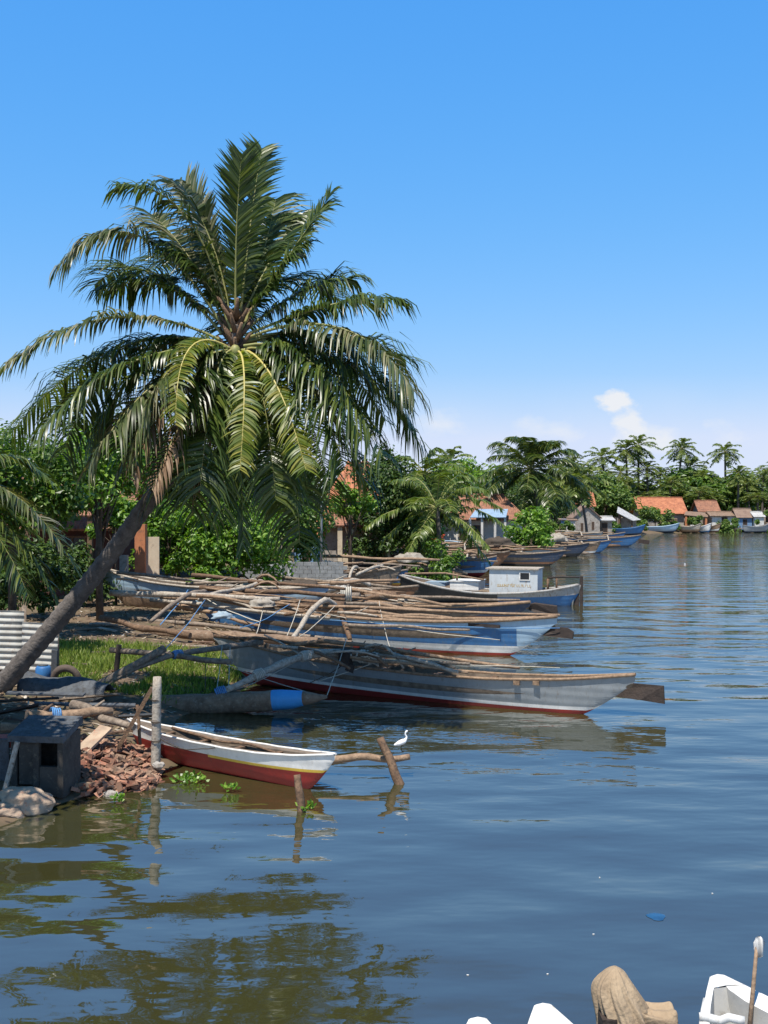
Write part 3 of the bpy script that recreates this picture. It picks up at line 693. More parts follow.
def clutter(t, L_, D, fy, n, seed, u0=-.42, u1=.3):
    rnd = random.Random(seed)
    for k in range(n):
        l = rnd.uniform(.9, 3.6); a = rnd.gauss(0, .28); x = rnd.uniform(u0, u1)*L_; y = rnd.uniform(-.4, .5)+rnd.choice((0, 0, fy*.3, fy*.5)); z = D+rnd.uniform(.05, .42)
        d = V((math.cos(a), math.sin(a), rnd.gauss(0, .12)))*l/2; c = V((x, y, z)); h = rnd.choice((.02, .05, .1, .28)); r = rnd.uniform(.028, .07)
        bend = rnd.uniform(-.2, .2)
        mb = MB(); mb.tube([c-d, c-d*.5+V((0, bend, h*.7)), c+V((0, bend, h)), c+d*.5+V((0, bend*.5, h*.75)), c+d], [r, r*1.05, r*.95, r*.85, r*.6], 6)
        if rnd.random() < .35: mb.tube([c+V((0, bend, h)), c+d*.3+V((.1, .25, h+.22))], [r*.7, r*.3], 5)
        mb.build('spar', rnd.choice(('wood_pale', 'wood_pale', 'wood_grey', 'wood_tan', 'wood_brown')), t, local=True)
    for k in range(max(2, n//4)):                     # ropes slung between the spars and the float
        x = rnd.uniform(u0, u1)*L_; p = V((x, rnd.uniform(-.2, .3), D+rnd.uniform(.2, .6))); q = V((x+rnd.uniform(-1.6, 1.6), fy*rnd.uniform(.4, .9), rnd.uniform(.1, .5)))
        mb = MB(); mb.tube(wob(p, q, 8, .03, rnd, rnd.uniform(.05, .25)), .013, 4); mb.build('rope', rnd.choice(('rope_pale', 'rope_pale', 'rope_dark', 'rope_blue')), t, local=True)
def heap(label, c, s, m, seed, cat='net', name='fishing_net'):
    rnd = random.Random(seed); mb = MB(); c = V(c); off = rnd.uniform(0, 40); rows = []
    for j in range(9):
        v = j/8*PI*.5; row = []
        for k in range(28):
            a = 2*PI*k/28; n = 1+.45*noise.noise((math.cos(a)*1.6+off, math.sin(a)*1.6, v*2))+.12*noise.noise((math.cos(a)*5+off, math.sin(a)*5, v*6))
            row.append(c+V((math.cos(a)*math.cos(v)*s[0]*n, math.sin(a)*math.cos(v)*s[1]*n, math.sin(v)*s[2]*n)))
        rows.append(row)
    mb.grid(rows, closed=True); return single(name, mb, m, label, cat, c, 'heaps lying on the moored boats')
OG = 'outrigger canoes moored along the bank'
# --- grey outrigger boat, the nearest large one
c, hd, L_ = boat_frame((-4.9, 31.4, 0), (5.88, 25.85, 0))
b1 = thing('outrigger_canoe', 'long grey outrigger boat with a dark red bottom and big rudder board', 'boat', (c.x, c.y, .06), hd, .026, OG)
mb, zs, hb = hull(L_, .95, .68, .18, band((.3, 0, None), (.4, 1, None), (9, 2, None)), (.5, .44), (.74, .7), 1.25, rows=20)
mb.build('hull', ['red', 'white', 'grey', 'inner'], b1, local=True)
for s in (-1, 1): rail(b1, zs, hb, L_, s, .04, 'wood_tan')
rudder(b1, [P(590,690,26.9), P(606,681,26.7), P(664,686,26.0), P(665,704,26.0), P(640,700,26.2), P(596,694,26.8)], .06)
mb = MB()
a = P(128,707,27.0); e = P(327,697,26.3); N = 26; pts = []; rad = []
for k in range(N+1):
    t = k/N; p = a.lerp(e, t); p.z += -.03*math.sin(PI*t)+.0; pts.append(p+V((0, .02*math.sin(k), .008*math.sin(k*1.7))))
    rad.append(.27*(1-.12*t)*(1 if t < .78 else max(.16, 1-((t-.78)/.22)**1.6*.86)))
mb.tube(pts, rad, 14, mf=lambda k: 1 if 19 <= k <= 22 else 0)
mb.build('outrigger_float', ['log', 'sky_blue'], b1)
o_, pt = boom(b1, [P(352,654,28.6), P(322,653,28.3), P(292,660,27.8), P(262,673,27.2), P(236,686,26.85), P(216,694,26.7)], .115, 'wood_pale')
for k, m_ in ((10, 'rope_pale'), (5, 'rope_pale'), (15, 'rope_blue')): lashing(b1, pt[k], pt[k+1]-pt[k], .12, 6, m_, .02)
o_, pt = boom(b1, [P(262,642,30.2), P(235,646,29.6), P(205,650,28.6), P(170,656,27.8), P(128,672,27.2), P(102,688,27.0)], .085, 'wood_grey')
lashing(b1, pt[9], pt[10]-pt[9], .09, 6, 'rope_blue', .02)
for q, (a, e, r, m_) in enumerate([(P(318,640,28.9), P(520,668,27.2), .06, 'wood_tan'), (P(330,652,28.4), P(470,664,27.2), .055, 'wood_grey'), (P(345,656,28.2), P(468,673,27.0), .05, 'wood_tan'), (P(360,648,28.9), P(455,668,27.3), .045, 'wood_grey'), (P(395,655,28.0), P(458,672,26.9), .06, 'wood_pale'), (P(214,636,30.8), P(345,648,28.9), .05, 'wood_brown')]):
    pole(b1, a, e, r, m=m_, seed=q+1)
mb = MB(); cc = P(366,656,28.15); ax = (P(380,658,28.05)-P(350,654,28.3)).normalized(); a = ax.orthogonal().normalized(); b = ax.cross(a)
for k in range(9):
    q0 = cc+ax*(k-4)*.075
    mb.tube([q0+(a*math.cos(q*PI/7)+b*math.sin(q*PI/7))*(.1+.06*R.random())+V((0, 0, -.07*R.random()))+ax*(.09*math.sin(q*PI/7+k)*R.choice((-1, 1))) for q in range(15)], .026, 5, cap=False)
mb.build('rope_coil', 'rope_pale', b1)
mb = MB(); mb.box(P(346,658,28.25), (.3, .3, .4), Euler((.1, .2, hd))); mb.box(P(350,668,28.1), (.22, .06, .2), Euler((.0, .3, hd))); mb.build('boom_block', 'wood_dark', b1)
for a, e, mm in [(P(346,640,28.4), P(326,698,26.35), 'rope_pale'), (P(216,660,29), P(326,698,26.35), 'rope_pale'), (P(216,694,26.7), P(222,646,29), 'rope_pale'), (P(228,694,26.7), P(230,648,29), 'rope_pale'), (P(222,694,26.6), P(300,660,28.2), 'rope_pale'), (P(160,655,27.7), P(205,600,34), 'rope_blue'), (P(205,690,26.8), P(206,652,28.6), 'rope_dark'), (P(340,655,28.3), P(560,668,26.6), 'rope_pale')]:
    rope(b1, a, e, .011, .06, mm)
mb = MB()
for k in (-.02, .02):
    u = .58+k*2; mb.box((u*L_/2, -hb(u)-.03, zs(u)-.06), (.16, .05, .1))
mb.build('rowlock', 'wood_tan', b1, local=True)
mb = MB()
for u in (-.6, -.35, -.1, .15, .4, .62): mb.box((u*L_/2, 0, zs(u)-.05), (.14, hb(u)*1.9, .035))
mb.build('thwart', 'wood_brown', b1, local=True)

clutter(b1, L_, .75, -2.6, 10, 901, -.4, .12)
# --- blue outrigger boat behind it
c, hd, L_ = boat_frame((-7.2, 41.6, 0), (5.66, 36.1, 0))
b2 = thing('outrigger_canoe', 'bright blue outrigger boat with white and red bottom stripes, second from the front', 'boat', (c.x, c.y, .08), hd, .018, OG)
mb, zs, hb = hull(L_, 1.1, .98, .2, band((.22, 0, None), (.38, 1, None), (.92, 3, (-2, .8)), (9, 2, None)), (.5, .42), (.74, .7), 1.25, rows=20)
mb.build('hull', ['bright_red', 'white', 'pale_blue', 'blue', 'inner'], b2, local=True)
for s in (-1, 1): rail(b2, zs, hb, L_, s, .06, 'wood_tan')
rudder(b2, [P(528,632,36.6), P(548,626,36.3), P(568,628,36), P(574,632,35.9), P(573,639,35.9), P(545,636,36.2)], .07)
boom(b2, [P(335,606,39.4), P(325,600,38.8), P(310,612,37.8), P(300,628,36.8), P(290,642,35.6)], .11, 'wood_pale')
boom(b2, [P(205,592,41.5), P(190,594,40), P(170,606,38.5), P(150,622,36.8)], .1, 'wood_grey')
mb = MB(); mb.tube(wob(P(150,632,36.6), P(352,645,34.8), 14, .05), [(.13+.07*math.sin(PI*min(1, k/10)))*(1+.14*math.sin(k*2.3)) for k in range(15)], 10); mb.build('outrigger_float', 'log', b2)
for q, (a, e, r, m_) in enumerate([(P(130,618,40.5), P(345,640,37.6), .085, 'wood_grey'), (P(250,600,39.8), P(420,622,37.9), .06, 'wood_tan'), (P(300,606,39.2), P(560,615,36.2), .06, 'wood_tan'), (P(345,625,37.6), P(470,630,36.6), .06, 'wood_grey'), (P(150,600,41), P(330,618,38.6), .07, 'wood_pale'), (P(340,608,38.9), P(350,640,37.2), .12, 'wood_brown'), (P(330,612,38.6), P(378,612,38.2), .05, 'wood_brown')]):
    pole(b2, a, e, r, m=m_, seed=q+21)
for a, e, mm in [(P(335,606,38.6), P(290,642,35.6), 'rope_pale'), (P(265,600,39.5), P(255,638,36), 'rope_pale'), (P(300,600,39), P(285,640,35.8), 'rope_pale'), (P(330,620,38), P(560,628,36), 'rope_blue'), (P(305,610,38.6), P(500,640,36), 'rope_pale'), (P(290,604,39), P(240,628,36.6), 'rope_blue')]:
    rope(b2, a, e, .014, .1, mm)
mb = MB(); mb.box((.66*L_/2, -hb(.66)-.02, zs(.66)-.12), (1.1, .06, .1)); mb.build('rubbing_strake', 'wood_dark', b2, local=True)

clutter(b2, L_, 1.05, -3, 9, 902)
# --- beached bow at the left
c, hd, L_ = boat_frame((-11.75, 45.6, 0), (-2.2, 43.2, 0))
b3 = thing('outrigger_canoe', 'beached boat with a raised grey blue bow and bare brown bottom, near the red house', 'boat', (c.x, c.y, 1.0), hd, .03, OG)
mb, zs, hb = hull(L_, 1.2, .72, .35, band((.45, 0, None), (.8, 1, None), (9, 2, None)), (.55, .3), (.74, .75), 1.1, rows=14)
mb.build('hull', ['wood_tan', 'grey_blue', 'pale_blue', 'inner'], b3, local=True)
for s in (-1, 1): rail(b3, zs, hb, L_, s, .05, 'wood_pale')
mb = MB(); mb.tube(wob(P(110,593,40.5), P(280,599,39.5), 12, .04), [(.115-.003*k)*(1+.1*math.sin(k*2.1)) for k in range(13)], 9); mb.build('outrigger_float', 'wood_pale', b3)
boom(b3, [P(260,582,43.6), P(245,588,42.5), P(220,592,41), P(200,597,40)], .09, 'wood_pale')
for q, (a, e, r, m_) in enumerate([(P(192,575,44.5), P(345,589,42), .085, 'wood_brown'), (P(160,598,41.5), P(300,602,40.5), .06, 'wood_tan'), (P(175,604,41), P(260,626,38.5), .08, 'wood_tan'), (P(200,588,43), P(345,596,41.4), .11, 'wood_brown')]):
    pole(b3, a, e, r, m=m_, seed=q+41)
rope(b3, P(188,590,42), P(160,625,38), .02, .05, 'rope_blue'); rope(b3, P(205,598,41), P(260,622,38), .02, .1, 'rope_pale')

clutter(b3, L_, .8, -3, 8, 903)
# --- dark boat with a brown side
c, hd, L_ = boat_frame((-5.4, 49.8, 0), (6.0, 45.2, 0))
b4 = thing('outrigger_canoe', 'dark navy boat with brown mid side, moored before the cabin boat', 'boat', (c.x, c.y, .04), hd, .008, OG)
mb, zs, hb = hull(L_, 1.2, .7, .18, band((.36, 0, None), (.62, 1, None), (9, 2, None)), (.4, .34), (.74, .68), 1.2, rows=16)
mb.build('hull', ['white', 'rust', 'navy', 'inner'], b4, local=True)
for s in (-1, 1): rail(b4, zs, hb, L_, s, .06, 'wood_tan')
rudder(b4, [P(522,606,45.6), P(535,603,45.3), P(557,606,45), P(558,615,45), P(535,612,45.3)], .08)
boom(b4, [P(345,588,46.6), P(328,590,45.2), P(312,598,44), P(296,606,43)], .12, 'wood_pale')
mb = MB(); mb.tube(wob(P(190,598,44.6), P(345,606,42.6), 10, .05), [.17]*11, 9); mb.build('outrigger_float', 'wood_brown', b4)
for q, (a, e, r, m_) in enumerate([(P(345,588,46.8), P(452,606,44.6), .08, 'wood_tan'), (P(365,603,45), P(450,613,43.8), .09, 'wood_tan'), (P(360,611,43.6), P(452,618,42.8), .08, 'wood_tan'), (P(330,583,47.8), P(400,580,48.8), .09, 'wood_tan'), (P(255,588,46.6), P(345,600,45), .1, 'wood_brown'), (P(270,604,44), P(400,604,45), .08, 'wood_grey'), (P(365,596,46), P(520,600,45.4), .07, 'wood_grey')]):
    pole(b4, a, e, r, m=m_, seed=q+61)
lashing(b4, P(346,594,45.6), (1,0,0), .3, 6, 'rope_pale', .035); 
rope(b4, P(345,590,46), P(300,606,43), .018, .1); rope(b4, P(320,588,46), P(322,610,43), .018, .1)

clutter(b4, L_, .8, -3, 9, 904, -.45, .2)
# --- low wooden boat under spars
c, hd, L_ = boat_frame((-8.6, 55, 0), (1.6, 51.6, 0))
b5 = thing('outrigger_canoe', 'bare brown wooden boat buried under grey spars, between the block wall and the dark boat', 'boat', (c.x, c.y, .35), hd, .02, OG)
mb, zs, hb = hull(L_, 1.1, .65, .3, band((.3, 0, None), (9, 1, None)), (.35, .35), (.75, .72), 1.2, rows=10)
mb.build('hull', ['red', 'rust', 'inner'], b5, local=True)
for s in (-1, 1): rail(b5, zs, hb, L_, s, .05, 'wood_grey')
boom(b5, [P(270,580,52), P(255,582,50.5), P(232,588,49)], .1, 'wood_pale'); boom(b5, [P(370,585,50.6), P(352,580,50), P(330,590,48.6)], .1, 'wood_pale')
mb = MB(); mb.tube(wob(P(215,588,49.4), P(360,596,48), 10, .06), .15, 9); mb.build('outrigger_float', 'wood_grey', b5)
for q, (a, e, r, m_) in enumerate([(P(270,576,52.5), P(400,588,50.4), .08, 'wood_grey'), (P(290,583,51.5), P(390,583,51), .07, 'wood_tan'), (P(240,580,52), P(330,590,49.6), .08, 'wood_brown')]):
    pole(b5, a, e, r, m=m_, seed=q+81)

clutter(b5, L_, .7, -2.8, 8, 905)
# --- blue and orange canoe
c, hd, L_ = boat_frame((-5.0, 63.5, 0), (1.3, 60.6, 0))
b6 = thing('outrigger_canoe', 'canoe with a blue upper side and orange bottom, left of the cabin boat', 'boat', (c.x, c.y, .45), hd, .0, OG)
mb, zs, hb = hull(L_, 1.3, .72, .25, band((.4, 0, None), (.48, 1, None), (9, 2, None)), (.45, .3), (.7, .72), 1.3, rows=12)
mb.build('hull', ['orange', 'yellow', 'blue', 'inner'], b6, local=True)
for s in (-1, 1): rail(b6, zs, hb, L_, s, .05, 'wood_grey')
boom(b6, [P(382,566,61), P(372,568,59.6), P(356,575,58.4)], .11, 'wood_pale'); boom(b6, [P(336,564,63), P(322,562,61), P(312,572,59)], .11, 'wood_pale')
mb = MB(); mb.tube(wob(P(300,577,58.5), P(388,585,57), 10, .05), .15, 9); mb.build('outrigger_float', 'wood_brown', b6)
for q, (a, e, r, m_) in enumerate([(P(318,556,64), P(440,560,62), .1, 'wood_tan'), (P(330,562,63), P(420,566,61), .07, 'wood_grey')]): pole(b6, a, e, r, m=m_, seed=q+91)

clutter(b6, L_, .8, -2.8, 12, 906)
# --- the cabin boat
c, hd, L_ = boat_frame((.75, 58.2, 0), (9.95, 55.2, 0))
cb = thing('cabin_boat', 'old fishing boat with a white wheelhouse and a weathered black and blue hull', 'boat', (c.x, c.y, .0), hd)
mb, zs, hb = hull(L_, 2.5, .56, .3, band((1.0, 0, (-2, .15)), (.84, 3, (.15, 2)), (.93, 1, None), (9, 4, None)), (.78, .5), (.82, .84), 1.1, 3.0, .42, 16, floor=.62, th=.08, se=1.5)
mb.build('hull', ['black_hull', 'hull_worn', 'hull_worn', 'blue', 'hull_worn', 'inner'], cb, local=True)
for s in (-1, 1): rail(cb, zs, hb, L_, s, .06, 'hull_worn', -.97, .97)
x0, x1 = .05*L_/2, .56*L_/2
cabn = MB(); zc0, zc1 = .25, 1.78; yw = .72
cabn.box(((x0+x1)/2, 0, (zc0+zc1)/2), (x1-x0, yw*2, zc1-zc0)); wh = cabn.build('wheelhouse', 'cabin_white', cb, local=True); wh['label'] = 'white painted wheelhouse'
mb = MB(); mb.box(((x0+x1)/2-.05, 0, zc1+.045), (x1-x0+.25, yw*2+.22, .07)); mb.build('roof', 'wood_pale', wh, local=True)
mb = MB(); wx = x0+(x1-x0)*.74
mb.box((wx, -yw-.012, 1.46), (.46, .02, .34)); mb.build('window', 'pane', wh, local=True)
mb = MB()
for dz in (-.19, .19): mb.box((wx, -yw-.02, 1.46+dz), (.54, .045, .045))
for dx in (-.25, .25): mb.box((wx+dx, -yw-.02, 1.46), (.045, .045, .335))
mb.build('window_frame', 'white', wh, local=True)
mb = MB(); rr2 = random.Random(4); xx = x0+.42                 # worn painted letters, too faded to read
while xx < x1-.3:
    hgt = rr2.choice((.13, .13, .1)); z = .98
    for q in range(rr2.choice((1, 2, 2))): mb.box((xx+q*.07, -yw-.004, z+rr2.uniform(-.01, .01)), (.022, .006, hgt))
    mb.box((xx+.035, -yw-.0045, z+rr2.choice((-.055, 0, .05))), (.06, .006, .022)); xx += rr2.uniform(.085, .125)
mb.build('lettering', 'ochre', wh, local=True)
mb = MB(); mb.box((-.22*L_/2, 0, .9), (1.5, 1.5, .42)); mb.box((-.22*L_/2, 0, 1.15), (1.6, 1.6, .06)); mb.build('hatch', 'white', cb, local=True)
mb = MB(); mb.box((-.55*L_/2, 0, .95), (1.1, 1.2, .2)); mb.build('hatch', 'grey_blue', cb, local=True)
for u, s in ((-.42, 1.2), (-.3, -1), (.66, -.8), (.72, .6), (.64, .3)):
    mb = MB(); mb.tube([(u*L_/2, s*.7, .6), (u*L_/2, s*.7, 1.55 if u < 0 else 1.35)], .05, 7); mb.build('deck_post', 'wood_brown', cb, local=True)
mb = MB(); mb.tube([(-.9*L_/2, -.35, 1.45), (-.42*L_/2, -.85, 1.55), (.0, -.9, 1.25)], .05, 6); mb.build('hand_rail', 'wood_tan', cb, local=True)
mb = MB(); mb.box((L_/2-.04, 0, .62), (.16, .12, 1.7)); mb.box((L_/2-.32, 0, .2), (.34, .05, .8)); mb.build('stem_post', 'wood_dark', cb, local=True)
mb = MB(); mb.tube([(L_/2-.15, -.05, 1.0), (L_/2-.42, -.1, .5), (L_/2-.5, -.1, -.2)], .045, 6); mb.build('rope', 'rope_pale', cb, local=True)
mb = MB(); mb.tube([(.64*L_/2, 0, 1.35), (.8*L_/2, 0, 1.42), (.97*L_/2, 0, 1.42)], .045, 6); mb.build('bow_rail', 'wood_dark', cb, local=True)

# --- further boats along the bank, in the muddle beyond
def canoe(label, tip, L_, hdeg, z, cols, seed, nsp=4, group='canoes crowded along the bank beyond the cabin boat', B=1.15, D=.85, rud=False, side=-1):
    rnd = random.Random(seed); hd = math.radians(hdeg)
    c = V(tip)-V((math.cos(hd), math.sin(hd), 0))*L_*.46
    t = thing('outrigger_canoe', label, 'boat', (c.x, c.y, z), hd, rnd.uniform(-.01, .02), group)
    mb, zs, hb = hull(L_, B, D, .22, band((.26, 0, None), (.42, 1, None), (9, 2, None)), (.45, .4), (.74, .7), 1.25, rows=12, ns=32)
    mb.build('hull', [*cols, 'inner'], t, local=True)
    for s in (-1, 1): rail(t, zs, hb, L_, s, .06, 'wood_grey', n=12)
    if rud:
        mb = MB(); mb.box((L_*.5+.35, 0, .55), (1.3, .08, .5), Euler((0, .12, 0))); mb.build('rudder', 'wood_dark', t, local=True)
    fy = side*rnd.uniform(2.6, 3.4)
    mb = MB(); mb.tube(wob((-L_*.36, fy, .25), (L_*.28, fy, .2), 8, .05, rnd), [.1]+[.17]*7+[.08], 8); mb.build('outrigger_float', rnd.choice(('wood_brown', 'wood_grey', 'log')), t, local=True)
    for u in (-.28, .16):
        mb = MB(); mb.tube([bez(V((u*L_, .3, D+.1)), V((u*L_, fy*.55, D+.9)), V((u*L_+.1, fy, .35)), k/10) for k in range(11)], [.1-.003*k for k in range(11)], 7); mb.build('outrigger_boom', 'wood_pale', t, local=True)
    for k in range(nsp):
        a = V((rnd.uniform(-.5, -.2)*L_, rnd.uniform(-.5, .5)+fy*rnd.choice((0, 0, .35)), D+rnd.uniform(.1, .5))); e = V((rnd.uniform(.12, .55)*L_, rnd.uniform(-.5, .5)+fy*rnd.choice((0, 0, .3)), D+rnd.uniform(.1, .55)))
        mb = MB(); mb.tube(wob(a, e, 8, .08, rnd), [rnd.uniform(.07, .1)*(1-.04*q) for q in range(9)], 6); mb.build('spar', rnd.choice(('wood_tan', 'wood_grey', 'wood_brown', 'wood_pale', 'wood_tan')), t, local=True)
    return t
CAN = [
 ('dark canoe just beyond the wheelhouse with a long pale spar on top', G(560,566), 11, -14, .1, ('black_hull','rust','navy'), False),
 ('faded blue canoe showing behind the cabin boat\'s low deck', G(492,576,.1), 8, -10, .25, ('red','white','blue'), False),
 ('brown canoe heaped with curved booms behind the blue hull', G(505,570,.1), 9, -12, .3, ('rust','wood_brown','rust'), False),
 ('pale weathered canoe among the driftwood left of the cabin boat', G(430,572,.3), 8, -8, .45, ('rust','white','grey'), False),
 ('brown canoe pulled up below the pale green bush', G(440,562,.4), 8, -4, .6, ('red','wood_brown','grey'), False),
 ('red rimmed canoe lying in front of the blue awning house', G(497,560,.4), 9, -6, .55, ('wood_brown','red','rust'), False),
 ('grey canoe beyond the long pale spar', G(560,560), 9, -12, .1, ('navy','white','grey'), False),
 ('dark canoe with a rusty side in front of the glossy round bush', G(548,556,.2), 9, -9, .3, ('rust','wood_brown','navy'), False),
 ('black canoe lying lowest at the water\'s edge beyond the muddle', G(585,557), 10, -10, .05, ('black_hull','black_hull','navy'), False),
 ('deep blue canoe in front of the grey stone hut', G(607,553), 10, -8, .05, ('navy','blue','blue'), False),
 ('small pale canoe floating alone at the outer edge of the muddle', G(598,554), 6, -6, .0, ('wood_brown','white','wood_tan'), False),
 ('bright blue canoe with a dark rudder board, farthest out of the row', G(637,547), 12, -8, .05, ('navy','blue','blue'), True),
 ('blue canoe tucked behind the farthest one of the row', G(622,544), 11, -6, .1, ('red','blue','blue'), False),
 ('grey canoe drawn up highest, close under the dark shade tree', G(415,552,.8), 8, -3, .8, ('red','grey_blue','grey'), False),
 ('tan canoe drawn up behind the grey blue square ended skiff', G(485,548,.7), 9, -5, .7, ('wood_brown','wood_tan','wood_tan'), False),
 ('dark canoe drawn up between awning house and glossy bush', G(540,544,.6), 9, -4, .6, ('rust','navy','rust'), False),
 ('pale canoe lying right before the stone hut door', G(600,541,.5), 9, -3, .4, ('rust','white','grey'), False),
 ('weathered canoe filling the gap before the blue and orange one', G(396,592,.3), 7, -10, .4, ('rust','wood_brown','wood_grey'), False),
]
for k, (lb, tip, L_, hdg, z, cols, rud) in enumerate(CAN): canoe(lb, tip, L_, hdg, z, cols, 500+k, 4 if k < 9 else 2, rud=rud, D=.85 if k < 8 else .95, side=-1 if k % 3 else 1)
def skiff(name, label, c, hd, L_, B, D, cols, z, pitch=0, roll=0, group=None, **kw):
    t = thing(name, label, 'boat', (c[0], c[1], z), hd, pitch, group, roll)
    mb, zs, hb = hull(L_, B, D, .1, band((.3, 0, None), (.5, 1, None), (9, 2, None)), kw.get('sheer', (.1, .35)), kw.get('keel', (.97, .75)), 1.3, 3.2, .4, 8, 24, blunt=kw.get('blunt', .1), floor=.25, th=.06)
    mb.build('hull', [*cols, 'inner'], t, local=True)
    for s in (-1, 1): rail(t, zs, hb, L_, s, .05, cols[2], n=12)
    return t
p = G(533,546,.9); skiff('rowing_boat', 'white skiff lying tilted on top of the muddle, below the glossy bush', (p.x, p.y), -.25, 3.4, 1.3, .6, ('white','white','white'), 1.1, .18, .5)
p = G(458,556,.6); skiff('rowing_boat', 'grey blue square ended skiff pulled up near the pale green bush', (p.x, p.y), -.3, 2.6, 1.2, .7, ('grey_blue','grey_blue','pale_blue'), .9, .15, .35)
p = G(478,545,.7); skiff('rowing_boat', 'small white skiff with a red inside and rim in front of the awning house', (p.x, p.y), 2.9, 3.4, 1.3, .6, ('bright_red','white','white'), .95, .1, .45)
p = G(418,546,.7); skiff('rowing_boat', 'white and red skiff standing half hidden under the pale green bush', (p.x, p.y), .5, 3.2, 1.2, .7, ('bright_red','white','white'), .95, -.35, .3)
heap('dark net heaped on the brown boat under the spars', P(300,588,49.5), (.9,.5,.35), 'rope_dark', 1)
heap('pale rope heap on the blue boat left of the curved boom', P(262,606,38.8), (.5,.35,.25), 'canvas', 2)
heap('brown net heap amidships on the dark navy boat', P(380,598,46.3), (.8,.45,.3), 'wood_brown', 3)
heap('blue plastic sheet bundled on the grass end of the blue boat', P(222,618,37.8), (.4,.3,.2), 'grey_blue', 4, 'sheet', 'plastic_sheet')
heap('pale canvas bundle on the canoe left of the cabin boat', P(410,562,66), (.9,.6,.5), 'canvas', 5, 'canvas', 'canvas_bundle')
heap('red cloth bundle below the pale green bush', P(432,540,80), (.9,.6,.6), 'plastic_red', 6, 'cloth', 'cloth_bundle')
heap('grey net heap on the muddle in front of the awning house', P(500,545,92), (1.2,.8,.6), 'rope_dark', 7)
heap('white canvas bundle beside the round glossy bush', P(556,541,108), (1.3,.8,.7), 'canvas', 8, 'canvas', 'canvas_bundle')
# loose spars and driftwood in the muddle
dw = random.Random(77)
for k in range(84):
    px = dw.uniform(395, 600); yy_ = dw.uniform(66, 104)
    if px > 520: yy_ = dw.uniform(92, 130)
    x = (px-CX)/F*yy_; 
    if shore_dist(np.array([x]), np.array([yy_]))[0] < -4.0: continue
    z = max(gz(x, yy_), .15)+dw.uniform(.5, 1.1); a = dw.uniform(-.3, .3); l = dw.uniform(1.4, 5.2)
    mb = MB(); d = V((math.cos(a), math.sin(a), dw.uniform(-.16, .16)))*l/2; c_ = V((x, yy_, z))
    hh_ = dw.choice((.05, .15, .5)); mb.tube([c_-d, c_-d*.5+V((0, 0, hh_*.7)), c_+V((0, 0, hh_)), c_+d*.5+V((0, 0, hh_*.8)), c_+d], [.12, .12, .11, .1, .06], 6)
    single('driftwood_spar', mb, dw.choice(('wood_pale', 'wood_tan', 'wood_grey')), 'loose weathered spar lying across the crowded canoes', 'pole', c_, 'loose spars in the muddle of canoes')

# --- the small red and white canoe in the foreground
c, hd, L_ = boat_frame((-5.15, 22.15, 0), (-.86, 19.1, 0))
nc = thing('outrigger_canoe', 'small white and dark red canoe with a yellow line, at the rubble bank', 'boat', (c.x, c.y, .05), hd, .012, OG)
mb, zs, hb = hull(L_, .66, .5, .08, band((.6, 0, None), (.66, 1, (-.05, 2)), (.66, 0, None), (9, 2, None)), (.12, .16), (.82, .76), 1.2, 2.8, .5, 22, th=.17)
mb.build('hull', ['red', 'yellow', 'white', 'inner'], nc, local=True)
for s in (-1, 1): rail(nc, zs, hb, L_, s, .022, 'white')
mb = MB()
for u in (-.55, -.2, .15, .5): mb.box((u*L_/2, 0, zs(u)-.03), (.1, hb(u)*1.9, .025))
mb.build('thwart', 'wood_brown', nc, local=True)
mb = MB(); mb.tube(wob(P(232,742,21.6), P(316,760,20.35), 8, .03), [.085]*9, 9); mb.tube(wob(P(305,762,20.4), P(410,757,20.2), 10, .05), [.085-.003*k for k in range(11)], 9); mb.build('outrigger_float', 'wood_tan', nc)
pole(nc, P(200,738,21.3), P(300,762,19.9), .035, m='wood_grey', name='outrigger_boom', seed=131); pole(nc, P(210,735,21.5), P(314,759,20.0), .03, m='wood_grey', name='outrigger_boom', seed=132)
pole(nc, P(172,728,21.6), P(290,757,19.8), .03, m='wood_brown', seed=133)
lashing(nc, P(296,757,20.3), (1, -.6, 0), .1, 5, 'rope_pale', .012)
rope(nc, P(158,738,20.4), P(215,748,20.3), .01, .12, 'rope_dark')

# --- stakes in the water, egret
def stake(label, a, b, r, m='wood_brown', group='mooring stakes by the small canoe'):
    mb = MB(); mb.tube(wob(a, b, 8, .03), [r*(1-.03*k) for k in range(9)], 8)
    return single('mooring_stake', mb, m, label, 'stake', a, group)
stake('leaning dark stake in open water beside the egret', G(402,790,-.1), P(380,738,20.0), .09)
stake('short stake rising from the water before the canoe\'s tip', G(302,815,-.05), P(297,775,18.1), .075)
def weed(label, c, r, n, seed, group='floating weed by the canoe'):
    rnd = random.Random(seed); mb = MB()
    for k in range(n):
        a = rnd.uniform(0, 6.28); q = r*math.sqrt(rnd.random()); p = V((c.x+q*math.cos(a), c.y+q*math.sin(a)*.8, .02+rnd.random()*.1))
        d = V((rnd.gauss(0, 1), rnd.gauss(0, 1), rnd.uniform(.3, 1))).normalized()*rnd.uniform(.06, .12); s = d.orthogonal().normalized()*.03
        mb.face([p, p+d*.5+s, p+d, p+d*.5-s])
    return single('water_weed', mb, 'leaf_bright', label, 'water plant', c, group)
weed('little tuft of green weed at the foot of the short stake', G(307,812), .12, 30, 1)
weed('bright green floating weed between the wooden post and the red canoe', G(190,783), .3, 90, 2)
weed('green weed growing out of the rubble near the pale stone', G(118,789,.25), .1, 26, 5)
weed('scrap of weed at the waterline under the red canoe', G(230,792), .14, 24, 3)
eg = thing('egret', 'small white egret standing on the end of the canoe\'s outrigger log', 'bird', P(402,752,20.25))
